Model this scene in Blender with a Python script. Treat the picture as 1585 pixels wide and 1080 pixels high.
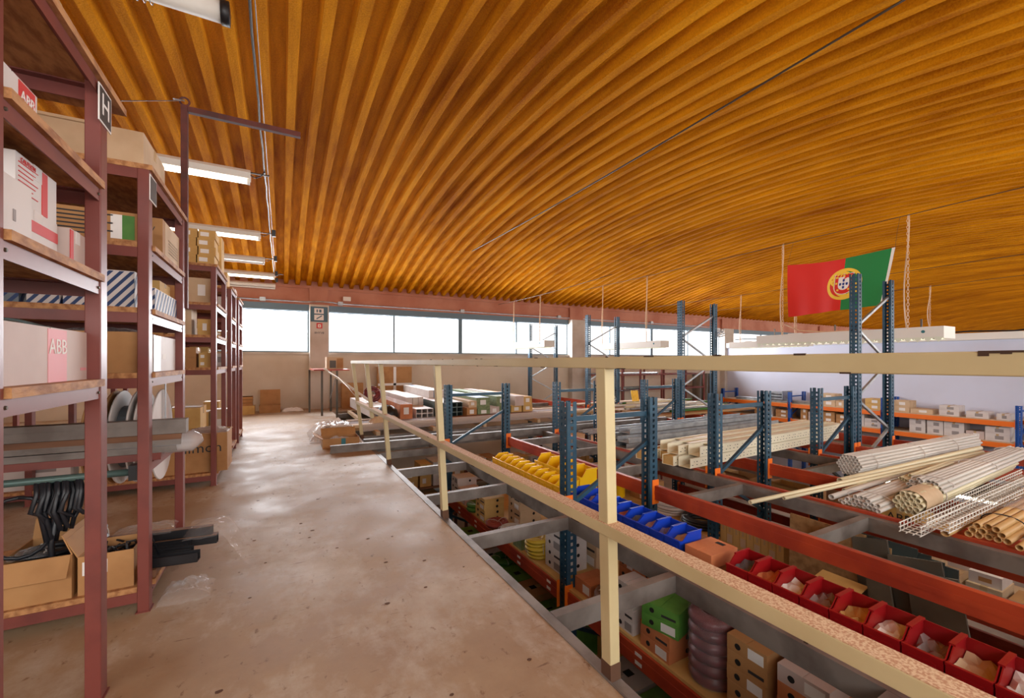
import bpy, math, random
from mathutils import Vector, Matrix
R = random.Random(7)
sc = bpy.context.scene
for o in list(bpy.data.objects): bpy.data.objects.remove(o)
C = sc.collection
PI = math.pi

# ------------------------------------------------------------------ camera
CAMZ = 1.15
cam_d = bpy.data.cameras.new('camera'); cam = bpy.data.objects.new('camera', cam_d); C.objects.link(cam)
cam.location = (0, 0, CAMZ); cam.rotation_euler = (PI/2, 0, -math.atan2(.4764, .8792))
cam_d.sensor_width = 36; cam_d.lens = 36*657/1585; cam_d.shift_y = 20/1585
cam_d.clip_start = .02; cam_d.clip_end = 300
sc.camera = cam

# ------------------------------------------------------------------ world, daylight, exposure
w = bpy.data.worlds.new('world'); sc.world = w; w.use_nodes = True
bg = w.node_tree.nodes['Background']; bg.inputs[0].default_value = (1, .985, .97, 1); bg.inputs[1].default_value = 1.6
def area(name, loc, rot, sx, sy, energy, col=(1, 1, 1)):
    l = bpy.data.lights.new(name, 'AREA'); l.shape = 'RECTANGLE'; l.size = sx; l.size_y = sy
    l.energy = energy; l.color = col
    o = bpy.data.objects.new(name, l); C.objects.link(o); o.location = loc; o.rotation_euler = rot
    return o
# daylight through the long window band on the far side and the one behind the camera
area('daylight_far', (6.5, 12.3, 1.95), (-PI/2, 0, 0), 21, 1.1, 1100, (.93, .96, 1))
area('daylight_back', (6.5, -2.3, 1.8), (PI/2, 0, 0), 21, 1.5, 290, (1, .97, .93))
area('daylight_hall', (30, -2.3, 1.8), (PI/2, 0, 0), 24, 1.5, 900, (1, .97, .93))
sc.view_settings.view_transform = 'Standard'; sc.view_settings.look = 'None'
sc.view_settings.gamma = 1; sc.view_settings.use_curve_mapping = False
sc.view_settings.exposure = .75

# ------------------------------------------------------------------ materials
def lin(c):
    return tuple(((v/255)/12.92 if v/255 <= .04045 else ((v/255+.055)/1.055)**2.4) for v in c)
MATS = {}
def mat(name, col, rough=.6, metal=0, col2=None, scale=6, lo=.4, hi=.65, bump=0, bscale=60, emit=0, detail=5, stretch=None, spec=.5):
    if name in MATS: return MATS[name]
    m = bpy.data.materials.new(name); m.use_nodes = True; nt = m.node_tree; b = nt.nodes['Principled BSDF']
    b.inputs['Roughness'].default_value = rough; b.inputs['Metallic'].default_value = metal
    b.inputs['Specular IOR Level'].default_value = spec
    c1 = (*lin(col), 1); b.inputs['Base Color'].default_value = c1
    tc = nt.nodes.new('ShaderNodeTexCoord'); vec = tc.outputs['Object']
    if stretch:
        mp = nt.nodes.new('ShaderNodeMapping'); mp.inputs['Scale'].default_value = stretch
        nt.links.new(vec, mp.inputs[0]); vec = mp.outputs[0]
    if col2:
        n = nt.nodes.new('ShaderNodeTexNoise'); n.inputs['Scale'].default_value = scale; n.inputs['Detail'].default_value = detail
        nt.links.new(vec, n.inputs['Vector'])
        r = nt.nodes.new('ShaderNodeValToRGB'); r.color_ramp.elements[0].position = lo; r.color_ramp.elements[1].position = hi
        r.color_ramp.elements[0].color = c1; r.color_ramp.elements[1].color = (*lin(col2), 1)
        nt.links.new(n.outputs[0], r.inputs[0]); nt.links.new(r.outputs[0], b.inputs['Base Color'])
    if bump:
        n = nt.nodes.new('ShaderNodeTexNoise'); n.inputs['Scale'].default_value = bscale; n.inputs['Detail'].default_value = 4
        nt.links.new(vec, n.inputs['Vector'])
        bp = nt.nodes.new('ShaderNodeBump'); bp.inputs['Strength'].default_value = bump; bp.inputs['Distance'].default_value = .01
        nt.links.new(n.outputs[0], bp.inputs['Height']); nt.links.new(bp.outputs[0], b.inputs['Normal'])
    if emit:
        b.inputs['Emission Color'].default_value = c1; b.inputs['Emission Strength'].default_value = emit
    MATS[name] = m; return m
def clear(name, col, mixf, rough):
    m = bpy.data.materials.new(name); m.use_nodes = True; nt = m.node_tree; nt.nodes.clear()
    out = nt.nodes.new('ShaderNodeOutputMaterial'); mx = nt.nodes.new('ShaderNodeMixShader')
    t = nt.nodes.new('ShaderNodeBsdfTransparent'); g = nt.nodes.new('ShaderNodeBsdfPrincipled')
    g.inputs['Base Color'].default_value = (*lin(col), 1); g.inputs['Roughness'].default_value = rough
    mx.inputs[0].default_value = mixf
    nt.links.new(t.outputs[0], mx.inputs[1]); nt.links.new(g.outputs[0], mx.inputs[2]); nt.links.new(mx.outputs[0], out.inputs[0])
    MATS[name] = m; return m
clear('glass', (225, 235, 240), .06, .05)
clear('film', (238, 236, 238), .10, .05)
clear('film_dense', (214, 208, 210), .42, .15)
def foam_mat():
    m = bpy.data.materials.new('foam'); m.use_nodes = True; nt = m.node_tree; b = nt.nodes['Principled BSDF']
    b.inputs['Roughness'].default_value = .85; b.inputs['Specular IOR Level'].default_value = .06
    tc = nt.nodes.new('ShaderNodeTexCoord')
    def noise(sc_, st, det):
        mp = nt.nodes.new('ShaderNodeMapping'); mp.inputs['Scale'].default_value = st; nt.links.new(tc.outputs['Object'], mp.inputs[0])
        n = nt.nodes.new('ShaderNodeTexNoise'); n.inputs['Scale'].default_value = sc_; n.inputs['Detail'].default_value = det; nt.links.new(mp.outputs[0], n.inputs['Vector']); return n.outputs[0]
    big = noise(1.2, (1.0, .3, 1), 4); streak = noise(9, (1.6, .12, 1.6), 3); fine = noise(75, (1, 1, 1), 3)
    r = nt.nodes.new('ShaderNodeValToRGB'); e = r.color_ramp.elements
    e[0].position = .34; e[0].color = (*lin((152, 80, 3)), 1); e[1].position = .70; e[1].color = (*lin((238, 160, 18)), 1)
    mth = nt.nodes.new('ShaderNodeMath'); mth.operation = 'MULTIPLY_ADD'; mth.inputs[1].default_value = .36; nt.links.new(streak, mth.inputs[0])
    m2 = nt.nodes.new('ShaderNodeMath'); m2.operation = 'MULTIPLY'; m2.inputs[1].default_value = .42; nt.links.new(big, m2.inputs[0]); nt.links.new(m2.outputs[0], mth.inputs[2])
    m3 = nt.nodes.new('ShaderNodeMath'); m3.operation = 'MULTIPLY_ADD'; m3.inputs[1].default_value = .22; nt.links.new(fine, m3.inputs[0]); nt.links.new(mth.outputs[0], m3.inputs[2])
    nt.links.new(m3.outputs[0], r.inputs[0]); nt.links.new(r.outputs[0], b.inputs['Base Color'])
    bp = nt.nodes.new('ShaderNodeBump'); bp.inputs['Strength'].default_value = .7; bp.inputs['Distance'].default_value = .012
    nt.links.new(fine, bp.inputs['Height']); nt.links.new(bp.outputs[0], b.inputs['Normal']); MATS['foam'] = m
foam_mat()
def floor_mat():
    m = bpy.data.materials.new('concrete'); m.use_nodes = True; nt = m.node_tree; b = nt.nodes['Principled BSDF']
    tc = nt.nodes.new('ShaderNodeTexCoord')
    def noise(sc_, det, st=(1, 1, 1), rg=.6):
        mp = nt.nodes.new('ShaderNodeMapping'); mp.inputs['Scale'].default_value = st; nt.links.new(tc.outputs['Object'], mp.inputs[0])
        n = nt.nodes.new('ShaderNodeTexNoise'); n.inputs['Scale'].default_value = sc_; n.inputs['Detail'].default_value = det; n.inputs['Roughness'].default_value = rg; nt.links.new(mp.outputs[0], n.inputs['Vector']); return n.outputs[0]
    def ramp(src, p0, c0, p1, c1):
        r = nt.nodes.new('ShaderNodeValToRGB'); e = r.color_ramp.elements; e[0].position = p0; e[1].position = p1; e[0].color = (*c0, 1); e[1].color = (*c1, 1); nt.links.new(src, r.inputs[0]); return r.outputs[0]
    def mix(f, a, b_, mode='MIX'):
        x = nt.nodes.new('ShaderNodeMix'); x.data_type = 'RGBA'; x.blend_type = mode; nt.links.new(f, x.inputs[0]) if not isinstance(f, float) else setattr(x.inputs[0], 'default_value', f)
        nt.links.new(a, x.inputs[6]); nt.links.new(b_, x.inputs[7]); return x.outputs[2]
    base = ramp(noise(1.1, 10, rg=.65), .35, lin((150, 116, 84)), .68, lin((182, 156, 126)))
    dust = ramp(noise(.8, 9, (1.0, .7, 1), .7), .49, (0, 0, 0), .63, (1, 1, 1)); dustc = ramp(noise(6, 8), .3, lin((186, 170, 152)), .7, lin((206, 194, 180)))
    c = mix(dust, base, dustc)
    spots = ramp(noise(24, 6, (1, .6, 1)), .62, (0, 0, 0), .70, (1, 1, 1)); dark = ramp(noise(3, 2), .3, lin((110, 76, 50)), .7, lin((140, 104, 74)))
    c = mix(spots, c, dark)
    scr = ramp(noise(30, 4, (.25, 1.6, 1)), .645, (0, 0, 0), .72, (1, 1, 1)); c = mix(scr, c, dark)
    nt.links.new(c, b.inputs['Base Color'])
    nt.links.new(ramp(noise(2.2, 8), .3, (.42,)*3, .7, (.7,)*3), b.inputs['Roughness'])
    bp = nt.nodes.new('ShaderNodeBump'); bp.inputs['Strength'].default_value = .15; bp.inputs['Distance'].default_value = .006
    nt.links.new(noise(18, 8), bp.inputs['Height']); nt.links.new(bp.outputs[0], b.inputs['Normal']); MATS['concrete'] = m
floor_mat()
mat('screed', (140, 125, 112), .7, col2=(110, 96, 84), scale=1.5)
mat('plaster', (214, 200, 182), .8, col2=(196, 178, 156), scale=1.1, lo=.45, hi=.75, bump=.1, bscale=30)
mat('white_wall', (206, 210, 228), .8, col2=(198, 200, 216), scale=.6)
mat('terracotta', (192, 130, 104), .7, col2=(174, 106, 80), scale=1.4)
mat('column', (205, 196, 186), .75, col2=(186, 174, 160), scale=2)
mat('steel_frame', (96, 116, 128), .45, .2)
mat('shelf_red', (122, 60, 52), .42, col2=(100, 48, 44), scale=7, lo=.5, hi=.8)
mat('osb', (190, 138, 88), .7, col2=(150, 98, 58), scale=38, lo=.4, hi=.62, bump=.3, bscale=70, stretch=(1, .4, 1))
mat('rust_red', (96, 42, 34), .6, col2=(70, 34, 30), scale=10)
mat('cream', (200, 184, 142), .5, col2=(182, 162, 120), scale=3, lo=.45, hi=.8)
mat('cream_worn', (216, 186, 152), .8, col2=(184, 136, 104), scale=190, lo=.42, hi=.6, detail=2)
mat('chip', (66, 44, 30), .8)
mat('channel', (136, 128, 122), .5, .25, col2=(104, 94, 88), scale=5)
mat('rack_blue', (44, 82, 104), .42, .15, col2=(34, 64, 84), scale=6)
mat('rack_blue_bright', (30, 84, 168), .45, .1)
mat('beam_red', (190, 74, 42), .42, .05, col2=(160, 56, 36), scale=4)
mat('beam_orange', (240, 118, 28), .45)
mat('galv', (176, 180, 184), .4, .55, col2=(150, 154, 160), scale=8)
mat('alu', (196, 190, 184), .35, .4, col2=(168, 160, 154), scale=3)
mat('kraft', (182, 134, 84), .75, col2=(160, 112, 66), scale=5, lo=.45, hi=.75)
mat('kraft_yellow', (212, 172, 104), .75, col2=(190, 148, 84), scale=5, lo=.45, hi=.75)
mat('kraft_pale', (206, 178, 144), .75, col2=(186, 156, 122), scale=5, lo=.45, hi=.75)
mat('carton_white', (216, 208, 204), .6, col2=(200, 190, 186), scale=4, lo=.45, hi=.75)
mat('carton_pinkish', (204, 184, 176), .65, col2=(190, 166, 158), scale=4, lo=.45, hi=.75)
mat('carton_orange', (206, 128, 82), .7, col2=(184, 106, 64), scale=5)
mat('carton_green', (96, 150, 62), .6, col2=(66, 120, 44), scale=5)
mat('carton_sage', (132, 146, 104), .65, col2=(104, 122, 84), scale=22)
mat('carton_blue', (150, 176, 204), .6)
mat('inside', (150, 110, 68), .85)
mat('tape', (200, 170, 128), .25)
mat('tape_white', (226, 222, 220), .3)
mat('red_print', (204, 44, 40), .55)
mat('pink_print', (226, 150, 156), .6)
mat('blue_print', (36, 60, 104), .6)
mat('teal_print', (52, 118, 128), .6)
mat('dark_print', (52, 48, 50), .7)
mat('grey_print', (150, 142, 140), .7)
mat('paper', (236, 232, 228), .7)
mat('white_paint', (228, 224, 216), .5)
mat('tube_lit', (255, 246, 224), .4, emit=9)
mat('tube_dim', (255, 244, 226), .4, emit=5.0)
mat('louvre', (222, 226, 208), .3, emit=0)
mat('black', (26, 26, 30), .45)
mat('black_cable', (30, 32, 38), .4)
mat('cable_grey', (104, 112, 120), .5)
mat('cable_white', (212, 204, 198), .5)
mat('cable_red', (150, 60, 54), .45)
mat('cable_pink', (118, 46, 54), .35, col2=(88, 32, 40), scale=14)
mat('cable_yellow', (202, 172, 52), .5)
mat('cable_green', (64, 118, 48), .5)
mat('cord', (222, 190, 156), .6)
mat('wire', (80, 66, 52), .5, .4)
mat('wood', (176, 138, 92), .7, col2=(140, 104, 66), scale=3, stretch=(.4, 6, 6))
mat('wood_dark', (128, 88, 62), .7, col2=(100, 66, 46), scale=3, stretch=(.4, 6, 6))
mat('pvc', (214, 208, 200), .35)
mat('pvc_cream', (224, 212, 176), .4)
mat('pvc_beige', (218, 176, 118), .45)
mat('tray_cream', (238, 230, 204), .45)
mat('bin_yellow', (246, 196, 12), .4)
mat('bin_blue', (18, 62, 186), .4)
mat('bin_red', (146, 14, 20), .4)
mat('flag_red', (224, 38, 24), .7, bump=.1, bscale=9)
mat('flag_green', (30, 134, 66), .7, bump=.1, bscale=9)
mat('flag_yellow', (250, 206, 62), .7)
mat('flag_white', (240, 236, 230), .7)
mat('flag_blue', (40, 60, 140), .7)
mat('panel_grey', (96, 88, 76), .5, col2=(74, 68, 58), scale=3)
mat('panel_teal', (104, 122, 122), .25, .1)
mat('sign_dark', (44, 42, 40), .5)
mat('sign_blue', (70, 104, 120), .5)
mat('teal_pipe', (84, 108, 104), .4, .3)
mat('dirt', (92, 62, 44), .9)
mat('hole', (24, 20, 18), .9)

# ------------------------------------------------------------------ mesh helpers
class MB:
    def __init__(s): s.v = []; s.f = []
    def add(s, vs, fs):
        n = len(s.v); s.v += [tuple(v) for v in vs]; s.f += [tuple(i+n for i in f) for f in fs]; return s
    def box(s, x0, x1, y0, y1, z0, z1):
        return s.add([(x0,y0,z0),(x1,y0,z0),(x1,y1,z0),(x0,y1,z0),(x0,y0,z1),(x1,y0,z1),(x1,y1,z1),(x0,y1,z1)],
                     [(3,2,1,0),(4,5,6,7),(0,1,5,4),(1,2,6,5),(2,3,7,6),(3,0,4,7)])
    def bar(s, p0, p1, wd, ht, up=(0,0,1)):
        p0 = Vector(p0); p1 = Vector(p1); d = (p1-p0).normalized(); u = Vector(up)
        sd = d.cross(u)
        if sd.length < 1e-4: sd = d.cross(Vector((1,0,0)))
        sd.normalize(); u = sd.cross(d).normalized()
        vs = []
        for p in (p0, p1):
            for a, b in ((-1,-1),(1,-1),(1,1),(-1,1)): vs.append(p+sd*a*wd/2+u*b*ht/2)
        return s.add(vs, [(0,1,2,3),(7,6,5,4),(0,4,5,1),(1,5,6,2),(2,6,7,3),(3,7,4,0)])
    def tube(s, pts, r, n=8, cap=True, ri=None):
        pts = [Vector(p) for p in pts]; rings = []; base = len(s.v); u = None
        for i, p in enumerate(pts):
            d = (pts[min(i+1, len(pts)-1)]-pts[max(i-1, 0)]).normalized()
            if u is None:
                u = d.cross(Vector((0,0,1)))
                if u.length < 1e-3: u = d.cross(Vector((1,0,0)))
            else: u = u-d*u.dot(d)
            u.normalize(); v = d.cross(u)
            rr = r[i] if isinstance(r, (list, tuple)) else r
            for k in range(n):
                a = 2*PI*k/n; s.v.append(tuple(p+u*math.cos(a)*rr+v*math.sin(a)*rr))
        for i in range(len(pts)-1):
            for k in range(n):
                a = base+i*n+k; b = base+i*n+(k+1) % n
                s.f.append((a, b, b+n, a+n))
        if ri is None:
            if cap:
                s.f.append(tuple(base+k for k in range(n))[::-1]); m = base+(len(pts)-1)*n; s.f.append(tuple(m+k for k in range(n)))
        else:   # hollow: inner wall and annular ends
            b2 = len(s.v)
            for i in range(len(pts)):
                for k in range(n):
                    q = Vector(s.v[base+i*n+k]); s.v.append(tuple(pts[i]+(q-pts[i])*ri))
            for i in range(len(pts)-1):
                for k in range(n):
                    a = b2+i*n+k; b = b2+i*n+(k+1) % n; s.f.append((a, a+n, b+n, b))
            m = (len(pts)-1)*n
            for k in range(n):
                k2 = (k+1) % n
                s.f.append((base+k, b2+k, b2+k2, base+k2)); s.f.append((base+m+k, base+m+k2, b2+m+k2, b2+m+k))
        return s
    def lathe(s, prof, n=24, c=(0,0,0), axis='z'):
        b = len(s.v)
        for r, z in prof:
            for k in range(n):
                a = 2*PI*k/n; x, y = r*math.cos(a), r*math.sin(a)
                p = (x, y, z) if axis == 'z' else ((z, x, y) if axis == 'x' else (x, z, y))
                s.v.append((p[0]+c[0], p[1]+c[1], p[2]+c[2]))
        for i in range(len(prof)-1):
            for k in range(n):
                a = b+i*n+k; e = b+i*n+(k+1) % n; s.f.append((a, e, e+n, a+n))
        return s
    def torus(s, c, R0, r, n=28, m=8, axis='z', sq=1.0):
        prof = [(R0+r*math.cos(2*PI*i/m), sq*r*math.sin(2*PI*i/m)) for i in range(m+1)]
        return s.lathe(prof, n, c, axis)
    def prism(s, poly, axis, a0, a1):
        n = len(poly); vs = []
        for a in (a0, a1):
            for p, q in poly:
                vs.append({'x': (a, p, q), 'y': (p, a, q), 'z': (p, q, a)}[axis])
        fs = [tuple(range(n))[::-1], tuple(range(n, 2*n))]+[(i, (i+1) % n, n+(i+1) % n, n+i) for i in range(n)]
        return s.add(vs, fs)
    def mesh(s, name, m, smooth=False):
        me = bpy.data.meshes.new(name); me.from_pydata(s.v, [], s.f); me.update()
        if m: me.materials.append(MATS[m])
        if smooth:
            for p in me.polygons: p.use_smooth = True
        return me
    def build(s, name, m, parent=None, smooth=False, bevel=0, loc=(0,0,0), rot=(0,0,0)):
        o = bpy.data.objects.new(name, s.mesh(name, m, smooth)); C.objects.link(o); o.parent = parent
        o.location = loc; o.rotation_euler = rot
        if bevel:
            b = o.modifiers.new('bevel', 'BEVEL'); b.width = bevel; b.segments = 2; b.limit_method = 'ANGLE'
        return o
def tag(o, label, cat, group=None):
    o['label'] = label; o['category'] = cat
    if group: o['group'] = group
    return o
def thing(name, label, cat, loc=(0,0,0), rz=0, group=None):
    o = bpy.data.objects.new(name, None); C.objects.link(o); o.location = loc; o.rotation_euler = (0, 0, rz)
    o.empty_display_size = .05
    return tag(o, label, cat, group)
def struct(name, mb, m, parent=None, **k):
    o = mb.build(name, m, parent, **k)
    if parent is None: o['kind'] = 'structure'
    return o
def inst(src, parent, loc=(0,0,0), rot=(0,0,0), scale=None):
    o = src.copy(); C.objects.link(o); o.parent = parent; o.location = loc; o.rotation_euler = rot
    if scale: o.scale = scale
    return o
def obj(name, me, parent=None, loc=(0,0,0), rot=(0,0,0)):
    o = bpy.data.objects.new(name, me); C.objects.link(o); o.parent = parent; o.location = loc; o.rotation_euler = rot; return o
def dup(root, loc, rz=None, label=None, group=None):
    r = root.copy(); C.objects.link(r); r.location = loc
    if rz is not None: r.rotation_euler = (0, 0, rz)
    if label: r['label'] = label
    if group: r['group'] = group
    for ch in list(root.children):
        c = ch.copy(); C.objects.link(c); c.parent = r
        for g in ch.children:
            d = g.copy(); C.objects.link(d); d.parent = c
    return r
TXT = {}
def text(name, body, size, m, parent, loc, rot, ext=.0006, bold=False):
    key = (body, size, m, bold)
    if key not in TXT:
        cu = bpy.data.curves.new('lettering', 'FONT'); cu.body = body; cu.size = size; cu.extrude = ext
        cu.align_x = 'CENTER'; cu.align_y = 'CENTER'; cu.resolution_u = 2
        if bold: cu.offset = size*.03
        t = bpy.data.objects.new('tmp', cu); C.objects.link(t); bpy.context.view_layer.update()
        me = bpy.data.meshes.new_from_object(t.evaluated_get(bpy.context.evaluated_depsgraph_get()))
        bpy.data.objects.remove(t); me.materials.clear(); me.materials.append(MATS[m]); TXT[key] = me
    return obj(name, TXT[key], parent, loc, rot)
FACE = {'+x': (PI/2, 0, PI/2), '-y': (PI/2, 0, 0), '-x': (PI/2, 0, -PI/2), '+z': (0, 0, 0)}

# ------------------------------------------------------------------ cartons
def plate(face, sx, sy, sz, a0, a1, b0, b1, t=.0012):
    """a thin patch on a carton face; a along the face's horizontal (0..1), b vertical (0..1)"""
    mb = MB()
    if face == '+x': mb.box(sx/2-.0005, sx/2+t, -sy/2+a0*sy, -sy/2+a1*sy, b0*sz, b1*sz)
    if face == '-x': mb.box(-sx/2-t, -sx/2+.0005, -sy/2+a0*sy, -sy/2+a1*sy, b0*sz, b1*sz)
    if face == '-y': mb.box(-sx/2+a0*sx, -sx/2+a1*sx, -sy/2-t, -sy/2+.0005, b0*sz, b1*sz)
    if face == '+z': mb.box(-sx/2+a0*sx, -sx/2+a1*sx, -sy/2+b0*sy, -sy/2+b1*sy, sz+.0035, sz+.0035+t)
    return mb
def carton(loc, size, col, label, rz=0, group=None, tape='tape', patches=(), words=(), name='cardboard_box', cat='box', tapedir='x', flaps=True):
    sx, sy, sz = size; r = thing(name, label, cat, loc, rz, group)
    mb = MB().box(-sx/2, sx/2, -sy/2, sy/2, 0, sz)
    if flaps:
        g = .0025
        if tapedir == 'x':
            mb.box(-sx/2, sx/2, -sy/2, -g, sz, sz+.0035); mb.box(-sx/2, sx/2, g, sy/2, sz, sz+.0035)
        else:
            mb.box(-sx/2, -g, -sy/2, sy/2, sz, sz+.0035); mb.box(g, sx/2, -sy/2, sy/2, sz, sz+.0035)
    mb.build('body', col, r)
    if tape:
        t = MB(); tw = min(.024, sx*.14, sy*.14); dn = sz*.3
        if tapedir == 'x':
            t.box(-sx/2-.001, sx/2+.001, -tw, tw, sz+.0034, sz+.0046)
            for s_ in (-1, 1): t.box(min(s_*sx/2, s_*(sx/2+.0012)), max(s_*sx/2, s_*(sx/2+.0012)), -tw, tw, sz-dn, sz+.0046)
        else:
            t.box(-tw, tw, -sy/2-.001, sy/2+.001, sz+.0034, sz+.0046)
            for s_ in (-1, 1): t.box(-tw, tw, min(s_*sy/2, s_*(sy/2+.0012)), max(s_*sy/2, s_*(sy/2+.0012)), sz-dn, sz+.0046)
        t.build('packing_tape', tape, r)
    for nm, face, a0, a1, b0, b1, m in patches:
        plate(face, sx, sy, sz, a0, a1, b0, b1, .0016 if tape else .0012).build(nm, m, r)
    for body, face, a, b, hs, m in words:
        if face == '+x': l = (sx/2+.0022, -sy/2+a*sy, b*sz)
        elif face == '-y': l = (-sx/2+a*sx, -sy/2-.0022, b*sz)
        elif face == '-x': l = (-sx/2-.0022, sy/2-a*sy, b*sz)
        else: l = (-sx/2+a*sx, -sy/2+b*sy, sz+.006)
        text('lettering', body, hs, m, r, l, FACE[face])
    return r
def open_carton(loc, size, col, label, rz=0, group=None, flaps=(110, 110, 110, 110), patches=(), words=(), t=.005, flen=.45, cat='box'):
    sx, sy, sz = size; r = thing('open_cardboard_box', label, cat, loc, rz, group)
    mb = MB().box(-sx/2, sx/2, -sy/2, sy/2, 0, t)
    mb.box(-sx/2, -sx/2+t, -sy/2, sy/2, t, sz).box(sx/2-t, sx/2, -sy/2, sy/2, t, sz)
    mb.box(-sx/2+t, sx/2-t, -sy/2, -sy/2+t, t, sz).box(-sx/2+t, sx/2-t, sy/2-t, sy/2, t, sz)
    mb.build('body', col, r)
    fl = min(sx, sy)*flen
    for (dx, dy), a in zip(((1, 0), (-1, 0), (0, 1), (0, -1)), flaps):
        if a is None: continue
        a = math.radians(a); n = Vector((dx, dy, 0)); e = Vector((dx*sx/2, dy*sy/2, sz-.002))
        d = n*math.sin(a)+Vector((0, 0, 1))*math.cos(a)
        wd = sy if dx else sx
        MB().bar(e, e+d*fl, wd*.98, t*.8, up=d.cross(Vector((-dy, dx, 0)))).build('flap', col, r)
    for nm, face, a0, a1, b0, b1, m in patches: plate(face, sx, sy, sz, a0, a1, b0, b1).build(nm, m, r)
    for body, face, a, b, hs, m in words:
        l = (sx/2+.002, -sy/2+a*sy, b*sz) if face == '+x' else (-sx/2+a*sx, -sy/2-.002, b*sz)
        text('lettering', body, hs, m, r, l, FACE[face])
    return r
def film(name, label, loc, sx, sy, h, m='film', seed=0, cat='plastic wrap', drop=.0, n=18, rz=0, group=None, base=None):
    """a crumpled sheet lying at loc; its edges fall by drop"""
    rr = random.Random(seed); g0 = [[rr.random() for _ in range(n+1)] for _ in range(n+1)]
    cl_ = lambda a: max(0, min(n, a))
    g = [[.45*g0[i][j]+.55*sum(g0[cl_(i+a)][cl_(j+b)] for a in (-1, 0, 1) for b in (-1, 0, 1))/9 for j in range(n+1)] for i in range(n+1)]
    mb = MB(); vs = []
    for i in range(n+1):
        for j in range(n+1):
            u, v = i/n-.5, j/n-.5; e = max(abs(u), abs(v))*2
            vs.append((u*sx+(g[j][i]-.5)*sx/n*.9, v*sy+(g[i][j]-.5)*sy/n*.9, .003+h*(1-e**3*.8)*(.35+.65*g[i][j])-drop*max(0, e-.55)/.45))
    if base: vs = [(x, y, z+base(x+loc[0], y+loc[1])-loc[2]) for x, y, z in vs]
    elif not drop:
        zm = min(v[2] for v in vs)-.0005; vs = [(x, y, z-zm) for x, y, z in vs]
    mb.add(vs, [(i*(n+1)+j, (i+1)*(n+1)+j, (i+1)*(n+1)+j+1, i*(n+1)+j+1) for i in range(n) for j in range(n)])
    o = mb.build(name, m, None, loc=loc, rot=(0, 0, rz)); return tag(o, label, cat, group)
def coil(loc, R0, r, m, label, turns=3, rz=0, group=None, wrap=None, tilt=(0, 0)):
    o = thing('cable_coil', label, 'cable', loc, rz, group); o.rotation_euler = (tilt[0], tilt[1], rz); rr = random.Random(int(R0*9999)+turns)
    mb = MB()
    for k in range(turns):
        for q in range(3):
            mb.torus(((rr.random()-.5)*r, (rr.random()-.5)*r, r*(1+1.55*k)), R0-r*(q*.9), r, 26, 7)
    mb.build('windings', m, o, smooth=True)
    for a in (0.4, 2.5, 4.6):
        x, y = math.cos(a)*(R0-.9*r), math.sin(a)*(R0-.9*r)
        H = r*(2+1.55*(turns-1)); n = 18
        MB().tube([(r*2.35*math.cos(2*PI*i/n), 0, H/2+.004+(H/2+.001)*math.sin(2*PI*i/n)) for i in range(n+1)], .0025, 5).build('tie', 'cable_white', o, loc=(x, y, 0), rot=(0, 0, a))
    return o

# ================================================================== SETTING
YF, YB, XL, XR, XE, GZ = 11.6, -1.6, -4.8, 16.46, 50.0, -2.9
def zc(y): return CAMZ+2.85-.022*(y-5)**2
def ceiling():
    P = .2475; prof = [(0, .0), (.085, .0), (.107, .11), (.225, .11)]   # lower flange, web, upper flange, web
    xs = []; x = XL-.3-.05
    while x < XE+.3:
        for a, dz in prof: xs.append((x+a, dz))
        x += P
    ys = [YB-.25+(YF-YB+.35)*i/36 for i in range(37)]
    rr = random.Random(3); mb = MB(); n = len(xs)
    jit = [(rr.random()-.5)*.008 for _ in xs]
    for y in ys:
        for i, (a, dz) in enumerate(xs): mb.v.append((a+jit[i]+.004*math.sin(y*2.1+i*1.7), y, zc(y)+dz+.004*math.sin(y*3+i)))
    for j in range(len(ys)-1):
        for i in range(n-1): mb.f.append((j*n+i, (j+1)*n+i, (j+1)*n+i+1, j*n+i+1))
    return mb
struct('ceiling', ceiling(), 'foam')
struct('ceiling_slab', MB().box(XL-.4, XE+.4, YB-.4, YF+.4, 4.2, 4.3), 'concrete')
# mezzanine floor and lower floor
floor = struct('floor', MB().box(XL, 1.03, YB, YF, -.16, 0), 'concrete')
struct('floor_ledge', MB().box(1.03, 4.9, 10.6, YF, -.16, 0), 'concrete')
struct('floor_lower', MB().box(XL, XE, YB, YF, GZ-.1, GZ), 'screed')
# far wall with its window band
struct('wall_far', MB().box(XL, XR, YF, YF+.2, GZ, 1.38).box(XR, XE, YF, YF+.2, GZ, 1.38), 'plaster')
struct('trim_1', MB().box(XL, XE, YF-.02, YF+.2, 2.56, 2.98), 'terracotta')
struct('trim_2', MB().box(XL, XE, YF-.06, YF+.02, 2.95, 3.01), 'terracotta')
struct('trim_3', MB().box(XL, XE, YF-.01, YF+.15, 2.40, 2.56), 'steel_frame')
struct('wall_far_upper', MB().box(XL, XE, YF+.02, YF+.2, 3.0, 3.3), 'terracotta')
for k, (a, b) in enumerate(((.589, 1.015), (8.43, 8.97), (16.3, 16.9), (24, 24.6), (32, 32.6), (40, 40.6))):
    struct('column_%d' % (k+1), MB().box(a, b, YF-.22, YF+.05, GZ, 2.55), 'column', bevel=.008)
    struct('column_head_%d' % (k+1), MB().box(a-.003, b+.003, YF-.1, YF+.05, 2.55, 2.97), 'terracotta')
WN = [0]
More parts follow.
